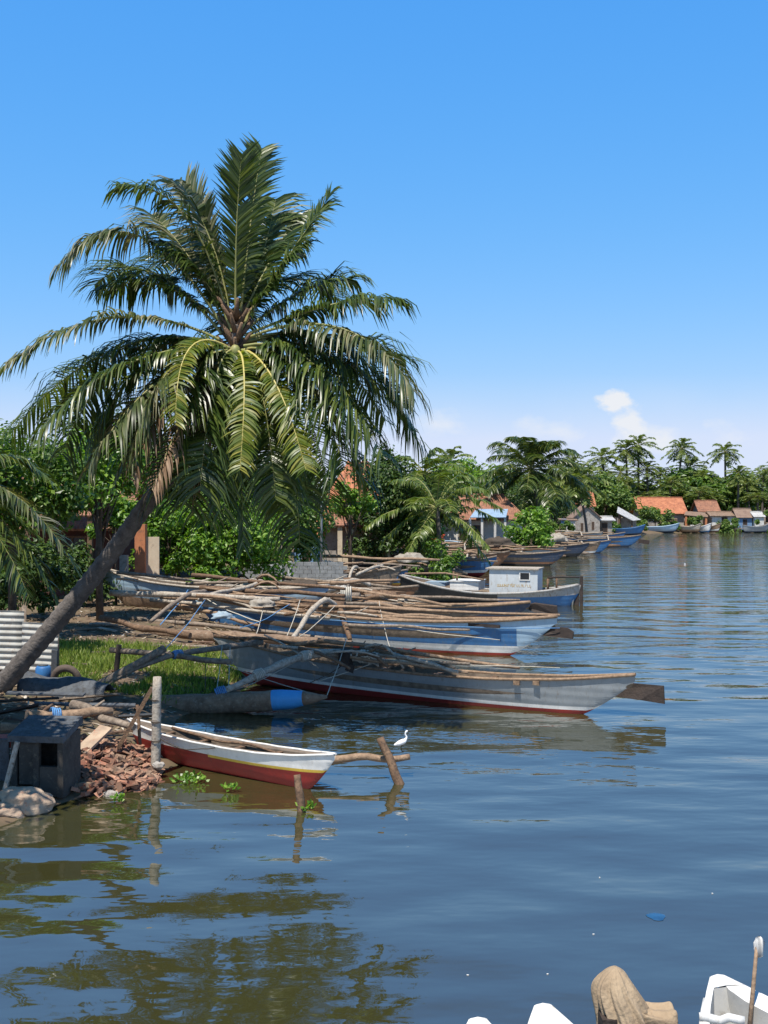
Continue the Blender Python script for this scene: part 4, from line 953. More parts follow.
def skin(name, pts, edges, radii, m, parent):
    me = bpy.data.meshes.new(name); inv = MW[parent.name].inverted(); me.from_pydata([tuple(inv @ V(p)) for p in pts], edges, [])
    o = bpy.data.objects.new(name, me); COL.objects.link(o); o.parent = parent; me.materials.append(M[m])
    md = o.modifiers.new('skin', 'SKIN'); md.use_smooth_shade = True
    for k, sv in enumerate(me.skin_vertices[0].data): sv.radius = (radii[k],)*2; sv.use_root = (k == 0)
    ss = o.modifiers.new('subsurf', 'SUBSURF'); ss.levels = 2; ss.render_levels = 2
    return o
e0 = P(402,752,20.25)
skin('body', [e0+V(q) for q in ((0,0,.17), (-.07,0,.15), (-.15,0,.12), (.06,0,.21), (.09,0,.27), (.06,0,.32), (.075,0,.375), (.11,0,.385))], [(0,1),(1,2),(0,3),(3,4),(4,5),(5,6),(6,7)], (.055,.045,.015,.035,.017,.016,.02,.014), 'feather', eg)
mb = MB(); mb.tube([e0+V((.12,0,.385)), e0+V((.19,0,.37))], [.01,.002], 6); mb.build('beak', 'beak', eg)
for s in (-1, 1):
    mb = MB(); mb.tube([e0+V((0,s*.02,.14)), e0+V((-.015,s*.02,.08)), e0+V((0,s*.02,0))], .007, 5); mb.tube([e0+V((0,s*.02,.0)), e0+V((.04,s*.02,.0))], .006, 5); mb.build('leg', 'beak', eg)

# --- the near bank: post, box, rubble, logs, sheets
mb = MB(); a = P(155,775,20.4); b = P(157,677,20.4); mb.tube(wob(a, b, 8, .015), [.085, .09, .088, .086, .088, .084, .083, .085, .075], 9)
pt_ = thing('wooden_post', 'upright weathered grey post wrapped with wire at the canoe\'s bow', 'post', a); mb.build('shaft', 'wood_pale', pt_)
for k in (700, 722, 741): lashing(pt_, P(155.7,k,20.4), (0,0,1), .092, 2, 'rope_dark', .008, 'wire')
mb = MB(); mb.bar(P(118,748,20.8), P(152,688,20.9), .16, .07); single('plank', mb, 'wood_brown', 'dark plank leaning against the upright weathered post', 'plank', P(118,748,20.8))
mb = MB(); mb.tube(wob(P(140,745,21), P(137,705,21.2), 5, .02), .035, 6); single('mooring_stake', mb, 'wood_brown', 'thin dark stick standing left of the upright weathered post', 'stake', P(140,745,21))
mb = MB(); mb.tube(wob(P(114,694,28.2), P(119,645,28.2), 6, .02), .07, 7); single('mooring_stake', mb, 'wood_dark', 'short black stake carrying the end of a thin pole on the grass', 'stake', P(114,694,28.2))
mb = MB(); mb.tube(wob(P(40,716,26.5), P(165,648,27.6), 8, .04), [.1]*9, 7); single('log', mb, 'wood_grey', 'pale thin log slanting up over the grass behind the tarpaulin', 'log', P(40,716,26.5))
mb = MB(); mb.tube(wob(P(110,650,28.3), P(232,662,27.6), 8, .04), [.075]*9, 7); single('log', mb, 'wood_grey', 'thin level pole resting on the short black stake', 'log', P(110,650,28.3))
mb = MB(); mb.tube(wob(P(100,618,36.5), P(190,636,35), 8, .06), [.1*(1+.2*math.sin(k*1.9)) for k in range(9)], 8); single('log', mb, 'wood_brown', 'brown log lying at the top of the grass slope, left end', 'log', P(100,618,36.5))
# old concrete box
bx = thing('concrete_box', 'dark weathered concrete box with a slab lid and open front, at the water\'s edge', 'box', P(46,800,18.6))
Rz = Euler((0, 0, -.12))
def q(px, py, y): return P(px, py, y)
mb = MB()
cB = P(46,762,18.9); W_, D_, H_ = .92, .75, 1.02
Rm = Rz.to_matrix()
for lx, wx_ in ((-W_/2+.05, .1), (W_/2-.05, .1)): mb.box(cB+Rm @ V((lx, 0, 0)), (wx_, D_, H_), Rz)
mb.box(cB+Rm @ V((0, D_/2-.04, 0)), (W_-.204, .08, H_), Rz)
mb.box(cB+Rm @ V((-.02, -D_/2+.05, .0)), (.1, .1, H_), Rz); mb.box(cB+Rm @ V((-.2, -D_/2+.06, .1)), (.25, .08, H_*.8), Rz)
mb.box(cB+Rm @ V((.2, -D_/2+.06, -.25)), (.32, .1, .5), Rz)
mb.build('box_wall', 'concrete_dark', bx)
mb = MB(); mb.box(cB+Rm @ V((0, -.02, H_/2+.06)), (W_+.06, D_+.12, .115), Euler((.22, 0, -.12))); mb.build('lid', 'slate', bx)
mb = MB(); mb.bar(P(4,792,18.2), P(17,742,18.3), .07, .07); single('plank', mb, 'wood_pale', 'pale narrow batten leaning on the left of the concrete box', 'plank', P(4,792,18.2))
mb = MB(); mb.box(P(-6,768,18.7), (.5, .06, 1.0), Euler((.1, 0, .1))); single('sheet_metal', mb, 'slate', 'dark sheet standing left of the concrete box, cut by the picture edge', 'sheet', P(-6,800,18.6))
mb = MB(); mb.box(P(-2,741,18.9), (.5, .3, .16), Euler((0, .1, .3)), jit=.06); single('plastic_crate', mb, 'plastic_red', 'faded red crate corner lying left of the concrete box lid', 'crate', P(-2,741,18.9))
mb = MB(); mb.grid([[P(40,737,19.4)+V((math.cos(a)*r_*1.4, math.sin(a)*r_, z_)) for a in [2*PI*k/10 for k in range(10)]] for r_, z_ in ((.02,-.1), (.12,-.1), (.18,.12), (.165,.12), (.1,-.07))], 0, True, True); single('basin', mb, 'plastic_red', 'small red plastic basin behind the concrete box lid', 'basin', P(40,737,19.4))
def rock(label, c, s, seed, m='rock', rz=0.0):
    rnd = random.Random(seed); bm = bmesh.new(); bmesh.ops.create_icosphere(bm, subdivisions=4, radius=1)
    mb = MB(); off = rnd.uniform(0, 50)
    for v in bm.verts:
        p = v.co; k = 1+.35*noise.noise(p*1.1+V((off, 0, 0)))+.15*noise.noise(p*2.6+V((0, off, 0)))
        k *= 1-.25*max(0, abs(p.z)-.5)
        v.co = Matrix.Rotation(rz, 3, 'Z') @ V((p.x*s[0]*k, p.y*s[1]*k, p.z*s[2]*k))
    for f in bm.faces: mb.face([V(c)+v.co for v in f.verts], 0, False)
    bm.free(); return single('rock', mb, m, label, 'rock', c, 'rocks at the water\'s edge')
rock('large tan rock in front of the concrete box', P(24,801,18.0), (.48,.34,.26), 1)
rock('low flat rock cut by the left picture edge', P(2,812,17.7), (.34,.3,.16), 2)
rock('pale round stone at the waterline by the wooden post', P(158,766,20.2), (.11,.09,.08), 3, 'plaster_grey')
rock('small pale stone at the tip of the rubble slope', P(112,795,19.0), (.17,.12,.08), 4, 'plaster_grey')
rb = random.Random(9); mb = MB()
for k in range(900):
    t = rb.random(); s = rb.random()
    px = 70+t*88; py = 728+s*64
    yb = 21.5-(py-728)/64*2.6+rb.uniform(-.15, .15)
    x = (px-CX)/F*yb; 
    d = float(shore_dist(np.array([x]), np.array([yb]))[0])
    if d < -.3: continue
    zt = max(.02, gz(x, yb))+rb.uniform(-.06, .1)
    sz = rb.choice(((.2,.1,.065), (.11,.1,.06), (.22,.17,.03), (.08,.06,.05), (.15,.1,.04), (.06,.06,.04)))
    mb.box((x, yb, zt), sz, Euler((rb.uniform(-.6,.6), rb.uniform(-.6,.6), rb.uniform(0,3.1))), 0, .14, rb)
tag(mb.build('rubble', 'rubble', loc=P(115,770,20)), kind='stuff')
mb = MB(); mb.box(P(93,740,20.6), (.3, .75, .05), Euler((.5, .1, -.5))); single('plank', mb, 'rock', 'broad pale board lying on the brick rubble', 'plank', P(93,740,20.6))
mb = MB(); mb.tube(wob(P(76,788,19.0), P(104,786,19.3), 4, .01), .08, 8); single('log', mb, 'wood_tan', 'short tan log at the foot of the rubble beside the concrete box', 'log', P(76,788,19.0))
for k, (a, b, r, m, lb) in enumerate([(P(26,717,20.6), P(112,712,21.4), .13, 'wood_tan', 'thick cut log with blue rope tied round it, above the concrete box'), (P(0,728,20.6), P(60,722,21.0), .1, 'wood_tan', 'thinner log below the roped log at the left edge'), (P(72,705,21.6), P(134,728,20.8), .1, 'wood_grey', 'forked grey branch slanting down from the roped log to the rubble'), (P(-4,752,19.6), P(52,705,21.6), .05, 'wood_brown', 'thin stick leaning on the logs at the left edge')]):
    t = thing('log', lb, 'log', a); mb = MB(); mb.tube(wob(a, b, 8, .05), [r*(1-.05*q_) for q_ in range(9)], 9); mb.build('stem', m, t)
    if k == 0: lashing(t, a.lerp(b, .33), b-a, r*1.02, 5, 'rope_blue', .016)
    if k == 2: mb = MB(); mb.tube([a.lerp(b, .3), a.lerp(b, .3)+V((.25, .1, .2))], [.06, .02], 6); mb.build('twig', m, t)
# corrugated fence behind the trunk
cf = thing('corrugated_fence', 'rusty corrugated iron fence behind the foot of the leaning palm', 'fence', P(20,672,28.2))
for k, (x0_, x1_, t_, b_, yy_) in enumerate([(-60, 24, 609, 668, 28.4), (22, 58, 622, 676, 28.0)]):
    mb = MB(); rows_ = []
    a0, a1 = P(x0_, t_, yy_), P(x1_, t_+2, yy_-.2); H = (b_-t_)/F*yy_; n = 72
    for j in range(n+1):
        z = -H*j/n; dy = .022*math.sin(j/n*H/.076*PI*1.0)-.1*j/n
        rows_.append([a0.lerp(a1, q_/6)+V((0, dy, z)) for q_ in range(7)])
    mb.grid(rows_); o = mb.build('sheet', 'corrugated', cf); sm = o.modifiers.new('thick', 'SOLIDIFY'); sm.thickness = .004
for px in (-40, 24, 57):
    mb = MB(); mb.tube([P(px,682,28.6), P(px,606,28.6)], .06, 7); mb.build('fence_post', 'wood_grey', cf)
mb = MB(); mb.box(P(54,668,27.2), (.14, .07, .9), Euler((.08, .05, 0))); single('plank', mb, 'slate', 'grey board standing at the right end of the corrugated fence', 'plank', P(54,686,27.2))
# tarpaulin-covered pile
mb = MB(); rows_ = []
for j in range(13):
    row = []
    for i in range(25):
        u = i/24; v = j/12
        p = P(18+u*92, 0, 25.8); x = p.x; y = 25.6+v*1.3-.5*u
        z = .62+.42*math.sin(PI*min(1, v*1.1+.05))*(1-.35*u)+.05*math.sin(u*9+v*4)+.03*noise.noise((u*9, v*6, 0))
        if j == 0: z = .35
        row.append((x, y, z))
    rows_.append(row)
mb.grid(rows_); o = single('tarpaulin', mb, 'slate', 'slate blue tarpaulin draped over a low pile right of the palm foot', 'tarpaulin', P(60,705,25.6)); sm = o.modifiers.new('thick', 'SOLIDIFY'); sm.thickness = .012
mb = MB(); c_ = P(66,680,27.0)
mb.grid([[c_+V((math.cos(a)*(.3+.09*math.cos(b)), .1*math.sin(b)-.25*math.sin(a)*.3, math.sin(a)*(.3+.09*math.cos(b)))) for b in [2*PI*k/8 for k in range(8)]] for a in [2*PI*k/24 for k in range(25)]], 0, True, True); single('tyre', mb, 'rubber', 'old dusty tyre standing against the end of the corrugated fence', 'tyre', c_-V((0,0,.4)))
bl = thing('barrel', 'blue plastic barrel in the shade right of the palm foot', 'barrel', P(43,690,27.4)); mb = MB(); mb.tube([P(43,690,27.4)+V((0,0,z)) for z in (0,.05,.3,.32,.55,.6)], [.17,.19,.19,.2,.19,.15], 12); mb.build('drum', 'plastic_blue', bl); mb = MB(); mb.tube([P(43,690,27.4)+V((0,0,.602)), P(43,690,27.4)+V((0,0,.63))], .12, 12); mb.build('lid', 'slate', bl)
cl = random.Random(31)
for k, (px, py, y, l, a) in enumerate([(20,700,23.5,1.6,.1),(70,716,22.8,1.2,-.3),(100,705,24,1.5,.2),(45,694,24.6,1.8,-.1),(5,712,22.4,1.3,.4),(120,722,22.4,.9,.8),(88,697,25,1.4,.05),(140,716,23.4,1.0,-.5),(30,722,21.6,.9,-.2),(60,704,23.9,1.1,.5),(112,733,21.7,.8,.3)]):
    c_ = P(px, py, y); c_.z = max(c_.z, gz(c_.x, c_.y)+.05)
    mb = MB(); mb.box(c_, (l, cl.uniform(.12, .3), .04), Euler((cl.uniform(-.4, .4), cl.uniform(-.15, .15), a)))
    single('board', mb, cl.choice(('wood_dark', 'slate', 'wood_brown', 'wood_dark', 'wood_grey')), 'dark board in the shaded clutter between the concrete box and the tarpaulin', 'plank', c_, 'boards in the shaded clutter')
mb = MB()
for k in range(9000):
    y = 17+cl.random()**1.5*44; x = cl.uniform(-13.5, -2.2) if y < 48 else cl.uniform(-18, 2)
    mb.v.append(V((x, y, 0)))
pp = np.array([tuple(v) for v in mb.v]); dd = shore_dist(pp[:, 0], pp[:, 1]); hh = height(pp[:, 0], pp[:, 1]); mb = MB()
for k in range(len(pp)):
    if dd[k] < .15: continue
    p = V((pp[k, 0], pp[k, 1], hh[k]+.07*noise.noise((pp[k, 0]*.9, pp[k, 1]*.9, 0))+.02)); a = V((cl.gauss(0, 1), cl.gauss(0, 1), cl.gauss(0, .25))).normalized()*cl.uniform(.04, .16); b = a.cross(V((0, 0, 1))).normalized()*cl.uniform(.02, .05)
    mb.face([p-a, p+b, p+a+V((0, 0, .02)), p-b])
M['litter'] = leafmat('litter', [(0,(.07,.045,.03)), (.5,(.2,.13,.08)), (.85,(.4,.33,.24)), (1,(.55,.5,.43))], .8, .05, .2)
tag(mb.build('leaf_litter', 'litter'), kind='stuff')
# grass on the slope
gr = random.Random(21); mb = MB()
for k in range(15000):
    y = gr.uniform(26.6, 34.0); px = gr.uniform(55, 285); x = (px-CX)/F*y
    d = float(-1)
    if noise.noise((x*.6, y*.4, 1.3)) < -.22: continue
    h = gr.uniform(.07, .24); p = V((x, y, 0)); mb.v += []
    a = gr.uniform(0, 3.14); s = V((math.cos(a), math.sin(a), 0))*.022; tp = V((gr.gauss(0, .07), gr.gauss(0, .07), h))
    mb.face([p-s, p+s, p+tp])
arr = np.array([tuple(v) for v in mb.v]); tri = arr.reshape(-1, 3, 3); base = (tri[:, 0]+tri[:, 1])/2
dd = shore_dist(base[:, 0], base[:, 1]); hh = height(base[:, 0], base[:, 1])
keep = dd > .25
mb2 = MB()
for k in np.nonzero(keep)[0]:
    off = V((0, 0, hh[k])); mb2.face([V(tri[k, j])+off for j in range(3)])
tag(mb2.build('grass', 'grass'), kind='stuff')
# litter under the trees: boards and scraps on the bank
for k in range(16):
    y = gr.uniform(29, 39); px = gr.uniform(70, 215); x = (px-CX)/F*y; z = gz(x, y)
    mb = MB(); mb.box((x, y, z+.06), (gr.uniform(.4, 1.2), gr.uniform(.08, .2), .05), Euler((gr.uniform(-.1, .1), gr.uniform(-.1, .1), gr.uniform(-.6, .6))))
    single('board', mb, gr.choice(('wood_pale', 'wood_tan', 'wood_brown', 'wood_grey')), 'loose board lying on the grass slope left of the blue boat', 'plank', (x, y, z), 'loose boards on the grass slope')

# ------------------------------------------------------------------ buildings
def house(name, label, x0, x1, y0, y1, zb, ze, zr, wall, roof, ov=.5, axis='X', wins=(), doors=(), hip=0.0, frame='wood_brown', cat='house', group=None):
    """walls x0..x1, y0 (front)..y1; eaves at ze, ridge at zr"""
    t = thing(name, label, cat, ((x0+x1)/2, (y0+y1)/2, zb), group=group)
    mb = MB(); mb.box(((x0+x1)/2, (y0+y1)/2, (zb+ze)/2), (x1-x0, y1-y0, ze-zb))
    xm, ym = (x0+x1)/2, (y0+y1)/2
    if not hip:
        if axis == 'X':
            for x in (x0+.01, x1-.01): mb.face([(x, y0, ze), (x, y1, ze), (x, ym, zr-.12)])
        else:
            for y in (y0+.01, y1-.01): mb.face([(x0, y, ze), (x1, y, ze), (xm, y, zr-.12)])
    mb.build('wall', wall, t)
    mb = MB(); th = .12
    def slab(q):
        q = [V(p) for p in q]; n = (q[1]-q[0]).cross(q[2]-q[0]).normalized()
        if n.z < 0: n = -n
        mb.face(q); mb.face([p-n*th for p in reversed(q)])
        for k in range(len(q)):
            a, b = q[k], q[(k+1) % len(q)]; mb.face([a, a-n*th, b-n*th, b])
    sl = (zr-ze)/((ym-y0) if axis == 'X' else (xm-x0)); zd = ze-ov*sl+.06; zr_ = zr+.06
    if axis == 'X':
        h = hip
        slab([(x0-ov, y0-ov, zd), (x1+ov, y0-ov, zd), (x1+ov-h, ym, zr_), (x0-ov+h, ym, zr_)])
        slab([(x1+ov, y1+ov, zd), (x0-ov, y1+ov, zd), (x0-ov+h, ym, zr_), (x1+ov-h, ym, zr_)])
        if h:
            slab([(x0-ov, y1+ov, zd), (x0-ov, y0-ov, zd), (x0-ov+h, ym, zr_)]); slab([(x1+ov, y0-ov, zd), (x1+ov, y1+ov, zd), (x1+ov-h, ym, zr_)])
        rd = MB(); rd.tube([(x0-ov+h, ym, zr_+.03), (x1+ov-h, ym, zr_+.03)], .13, 7)
    else:
        slab([(x0-ov, y0-ov, zd), (xm, y0-ov, zr_), (xm, y1+ov, zr_), (x0-ov, y1+ov, zd)]); slab([(x1+ov, y0-ov, zd), (xm, y0-ov, zr_), (xm, y1+ov, zr_), (x1+ov, y1+ov, zd)][::-1])
        rd = MB(); rd.tube([(xm, y0-ov, zr_+.03), (xm, y1+ov, zr_+.03)], .13, 7)
    rf = mb.build('roof', roof, t); rd.build('ridge', roof, rf)
    for (xa, xb, za, zb_) in wins:
        f = MB(); yq = y0-.02
        for z in (za, zb_): f.box(((xa+xb)/2, yq, z), (xb-xa+.12, .08, .08))
        for x in (xa, xb, (xa+xb)/2): f.box((x, yq, (za+zb_)/2), (.07, .07, zb_-za-.082))
        fo = f.build('window', frame, t); f = MB(); f.box(((xa+xb)/2, y0-.004, (za+zb_)/2), (xb-xa, .012, zb_-za)); f.build('pane', 'pane', fo)
    for (xa, xb, za, zb_) in doors:
        f = MB(); f.box(((xa+xb)/2, y0-.015, (za+zb_)/2), (xb-xa, .04, zb_-za)); do = f.build('door', 'wood_dark', t)
        f = MB()
        for x in (xa-.04, xb+.04): f.box((x, y0-.03, (za+zb_)/2), (.08, .08, zb_-za))
        f.box(((xa+xb)/2, y0-.03, zb_+.042), (xb-xa+.16, .08, .08)); f.build('door_frame', frame, do)
    return t
def posts(t, pts, r, m, name='column', z0=.8):
    for (x, y, z1) in pts:
        mb = MB(); mb.box((x, y, (z0+z1)/2), (r*2, r*2, z1-z0)); mb.build(name, m, t)
def lean(t, q, th=.06, m='tin', name='awning'):
    mb = MB(); q = [V(p) for p in q]; n = (q[1]-q[0]).cross(q[2]-q[0]).normalized(); n = n if n.z > 0 else -n
    mb.face(q); mb.face([p-n*th for p in reversed(q)])
    for k in range(4): a, b = q[k], q[(k+1) % 4]; mb.face([a, a-n*th, b-n*th, b])
    return mb.build(name, m, t)
X_ = lambda px, y: (px-CX)/F*y
# red house under the palm
h1 = house('red_house', 'dark red plastered house in the shade behind the leaning palm trunk', X_(-40,50), X_(112,50), 50, 57, .8, 4.3, 6.2, 'plaster_red', 'tile_old', .7, wins=((X_(60,50), X_(85,50), 2.2, 3.6),), doors=((X_(92,50), X_(106,50), .9, 3.0),))
lean(h1, [(X_(25,47), 47, 4.6), (X_(92,47), 47, 4.6), (X_(92,50), 49.9, 5.5), (X_(25,50), 49.9, 5.5)], .08, 'tile_old', 'porch_roof')
posts(h1, [(X_(28,47.2), 47.2, 4.6), (X_(90,47.2), 47.2, 4.6)], .1, 'wood_brown', 'porch_post')
# cream gate panel with steps
gw = thing('garden_wall', 'orange red garden wall with a cream panel and low steps right of the red house', 'wall', (X_(150,48), 48, .8))
mb = MB(); mb.box((X_(141,48), 48, 2.5), (.45, .5, 3.4)); mb.build('pillar', 'plaster_orange', gw)
mb = MB(); mb.box((X_(152,48), 48.05, 2.55), (.62, .12, 2.2)); mb.build('panel', 'plaster_cream', gw)
mb = MB(); mb.box((X_(158,48), 47.7, 1.3), (1.6, .5, .5)); mb.box((X_(158,48), 47.2, 1.1), (1.8, .5, .3)); mb.build('step', 'plaster_orange', gw)
mb = MB(); mb.box((X_(124,47), 47, 1.9), (.32, .32, 2.0)); mb.build('pillar', 'plaster_grey', gw)
mb = MB(); mb.box((X_(168,46.8), 46.8, 1.35), (1.1, .7, .8)); single('crate', mb, 'plaster_orange', 'orange brick block standing behind the beached grey bow', 'block', (X_(168,46.8), 46.8, .9))
# block wall with buttresses
bw = thing('block_wall', 'grey concrete block wall with sloping buttresses behind the spars', 'wall', (X_(272,56), 56, .7))
mb = MB(); ya = 56.0
for r_ in range(7):
    for q_ in range(13):
        xx = X_(244,ya)+q_*.405+(.2 if r_ % 2 else 0); mb.box((xx, ya, .85+r_*.2), (.39, .19, .188), None, 0, .02)
mb.build('masonry', 'block', bw)
for px in (272, 281, 290):
    mb = MB(); x = X_(px, ya); mb.face([(x-.09, ya-.85, .7), (x+.09, ya-.85, .7), (x+.09, ya-.11, 2.2), (x-.09, ya-.11, 2.2)])
    mb.face([(x-.09, ya-.85, .7), (x-.09, ya-.11, 2.2), (x-.09, ya-.11, .7)]); mb.face([(x+.09, ya-.85, .7), (x+.09, ya-.11, .7), (x+.09, ya-.11, 2.2)]); mb.build('buttress', 'block', bw)
# porch house with the tall tiled roof
h2 = house('porch_house', 'house with a tall orange tiled roof and cream porch columns behind the dark tree', X_(318,78), X_(395,78), 78, 86, .8, 4.2, 8.1, 'plaster_grey', 'tile', .7, hip=2.6)
lean(h2, [(X_(326,74), 74, 3.7), (X_(392,74), 74, 3.7), (X_(390,78), 77.9, 4.9), (X_(330,78), 77.9, 4.9)], .1, 'tile_old', 'porch_roof')
posts(h2, [(X_(340,74.3), 74.3, 3.6), (X_(352,74.3), 74.3, 3.6), (X_(388,74.3), 74.3, 3.6)], .16, 'plaster_cream')
mb = MB(); mb.box((X_(346,74.3), 74.3, 1.3), (X_(352,74.3)-X_(340,74.3)-.34, .2, .9)); mb.build('parapet', 'plaster_cream', h2)
mb = MB(); mb.tube([(X_(334,80), 82, 8), (X_(334,80), 82, 9.3)], .03, 5); mb.tube([(X_(331,80), 82, 9.0), (X_(338,80), 82, 9.05)], .02, 5); mb.build('aerial', 'steel', h2)
h3 = house('lean_to_shed', 'small blue grey shed with an orange tiled lean-to roof beside the steel pole', X_(294,68), X_(318,68), 68, 71, .8, 3.2, 4.1, 'plaster_blue', 'tile', .25, doors=((X_(303,68), X_(309,68), .8, 2.6),))
# awning house
h4 = house('awning_house', 'low tiled house with a pale blue awning over its front', X_(442,112), X_(522,112), 112, 120, .8, 3.9, 6.1, 'plaster_white', 'tile_old', .6, wins=((X_(474,112), X_(482,112), 1.7, 3.0),), doors=((X_(460,112), X_(466,112), .8, 3.0),), hip=2.0)
lean(h4, [(X_(470,108), 108, 3.9), (X_(506,108), 108, 3.9), (X_(508,112), 111.9, 4.7), (X_(476,112), 111.9, 4.7)], .06, 'tin_blue')
posts(h4, [(X_(470,108.3), 108.3, 3.8), (X_(482,108.3), 108.3, 3.8), (X_(495,108.3), 108.3, 3.8), (X_(505,108.3), 108.3, 3.8)], .11, 'plaster_white', 'awning_post')
# far houses
house('far_house', 'far house with a small bright orange roof behind the stone hut', X_(572,205), X_(594,205), 205, 211, .8, 5.2, 7.6, 'plaster_grey', 'tile', .4, wins=((X_(578,205), X_(583,205), 2.2, 3.6),))
h6 = house('stone_hut', 'grey plastered hut with a brown gable roof at the waterside', X_(574,165), X_(600,165), 165, 170, -.2, 3.4, 5.1, 'plaster_grey', 'tile_brown', .3, 'Y', wins=((X_(581,165), X_(583,165), 1.3, 2.4), (X_(592,165), X_(594,165), 1.5, 2.6)))
h7 = house('lean_to_shed', 'open shed with a white sheet roof attached right of the stone hut', X_(601,166), X_(612,166), 166, 170, -.2, 2.9, 3.3, 'plaster_grey', 'tin', .5, doors=((X_(602,166), X_(607,166), .6, 2.4),))
mb = MB(); mb.box((X_(569,163), 163, 1.6), (1.6, 1.2, 2.3)); t = thing('white_hut', 'tiny white and blue hut left of the stone hut', 'hut', (X_(569,163), 163, .6)); mb.build('wall', 'plaster_white', t); mb = MB(); mb.box((X_(563.5,163), 162.9, 1.9), (.7, .9, 2.4)); mb.build('door', 'plaster_blue', t); mb = MB(); mb.box((X_(568,163), 163, 3.0), (2.8, 1.6, .1), Euler((.1, .04, 0))); mb.build('roof', 'tin_rust', t)
h8 = thing('open_shelter', 'open boat shelter under a sloping pale sheet roof', 'shelter', (X_(627,190), 190, .6)); lean(h8, [(X_(617,188), 188, 3.9), (X_(633,188), 188, 2.5), (X_(641,194), 194, 2.6), (X_(618,194), 194, 4.9)], .08, 'tin', 'roof')
posts(h8, [(X_(619,188.5), 188.5, 3.6), (X_(632,188.5), 188.5, 2.5), (X_(620,193.5), 193.5, 4.5)], .12, 'wood_brown', 'post', .5)
mb = MB(); mb.box((X_(627,194), 194.2, 1.8), (3.4, .15, 2.2)); mb.build('wall', 'plaster_grey', h8)
h9 = house('orange_house', 'far house with the large bright orange tiled roof by the water', X_(642,216), X_(684,216), 216, 224, .8, 3.9, 6.6, 'plaster_grey', 'tile', .7, wins=((X_(668,214), X_(673,214), 1.8, 3.2),))
h10 = house('far_house', 'far house with a weathered tiled roof right of the orange one', X_(700,218), X_(718,218), 218, 223, .8, 4.2, 6.0, 'plaster_grey', 'tile_old', .5, doors=((X_(706,216), X_(710,216), .8, 3.2),))
lean(h10, [(X_(684,211), 211, 3.3), (X_(708,211), 211, 2.9), (X_(708,216), 215.9, 3.7), (X_(686,216), 215.9, 4.0)], .08, 'tin_rust'); posts(h10, [(X_(686,211.3), 211.3, 3.2), (X_(706,211.3), 211.3, 2.8)], .18, 'plaster_orange', 'awning_post')
h11 = house('far_hut', 'far hut with a long slanting rusty sheet roof', X_(712,212), X_(736,212), 212, 216, .8, 3.2, 3.8, 'plaster_white', 'tin_rust', .5, doors=((X_(722,212), X_(727,212), .8, 2.8),))
h12 = house('far_hut', 'blue walled hut near the right picture edge', X_(738,211), X_(752,211), 211, 215, .5, 3.0, 4.4, 'plaster_blue', 'tile_brown', .4, wins=((X_(743,211), X_(747,211), 1.4, 2.4),))
h13 = house('far_hut', 'small white hut cut by the right picture edge', X_(755,210), X_(764,210), 210, 214, .5, 3.0, 3.8, 'plaster_white', 'tin', .3)
jt = thing('jetty', 'low wooden jetty on posts in front of the blue hut', 'jetty', (X_(748,206), 206, 0))
mb = MB(); mb.box((X_(748,206), 206, .82), (5.6, 2.2, .12)); mb.build('deck', 'wood_grey', jt)
for k in range(6):
    mb = MB(); x = X_(735+k*5,205); mb.tube([(x, 205, -.6), (x, 205, 1.3)], .11, 6); mb.build('pile', 'wood_dark', jt)
FG = 'boats beached at the far houses'
for k, (px, y, hd_, L__, cols, lb) in enumerate([(655, 203, -.05, 9, ('navy','grey_blue','pale_blue'), 'long pale blue boat lying before the large orange roofed house'), (690, 204, -.9, 5, ('wood_brown','wood_tan','wood_pale'), 'tan boat nosing out left of the two short ones, by the rusty awning'), (701, 204.5, -.9, 4.5, ('blue','white','white'), 'white nosed boat in the middle of the three by the rusty awning'), (710, 205, -.85, 4.5, ('wood_brown','white','wood_tan'), 'brown nosed boat nearest the slanting sheet roof'), (622, 186, .05, 8, ('navy','blue','blue'), 'dark blue boat lying under the open shelter'), (756, 205, .0, 5, ('navy','grey','grey'), 'grey boat lying by the jetty at the right edge')]):
    skiff('fishing_boat', lb, (X_(px, y), y), hd_, L__, 1.7, 1.0, cols, .15, -.02, 0, FG, sheer=(.3, .6), keel=(.85, .75))
mb = MB(); mb.box((X_(668,208), 208, 1.9), (3.4, .4, 1.5), Euler((.15, 0, 0))); single('timber_stack', mb, 'wood_tan', 'stack of tan boards leaning below the large orange roofed house', 'boards', (X_(668,208), 208, 1))
# steel pole
sp = thing('steel_pole', 'slim grey steel pole standing before the tall tiled roof', 'pole', (X_(321,60), 60, .7)); mb = MB(); mb.tube([(X_(321,60), 60, .6), (X_(321.4,60), 60, 4), (X_(322,60), 60, 7.4)], [.07,.06,.045], 8); mb.build('shaft', 'steel', sp)
mb = MB(); mb.box((X_(322,60), 60, 7.46), (.16, .16, .1)); mb.build('cap', 'steel', sp)

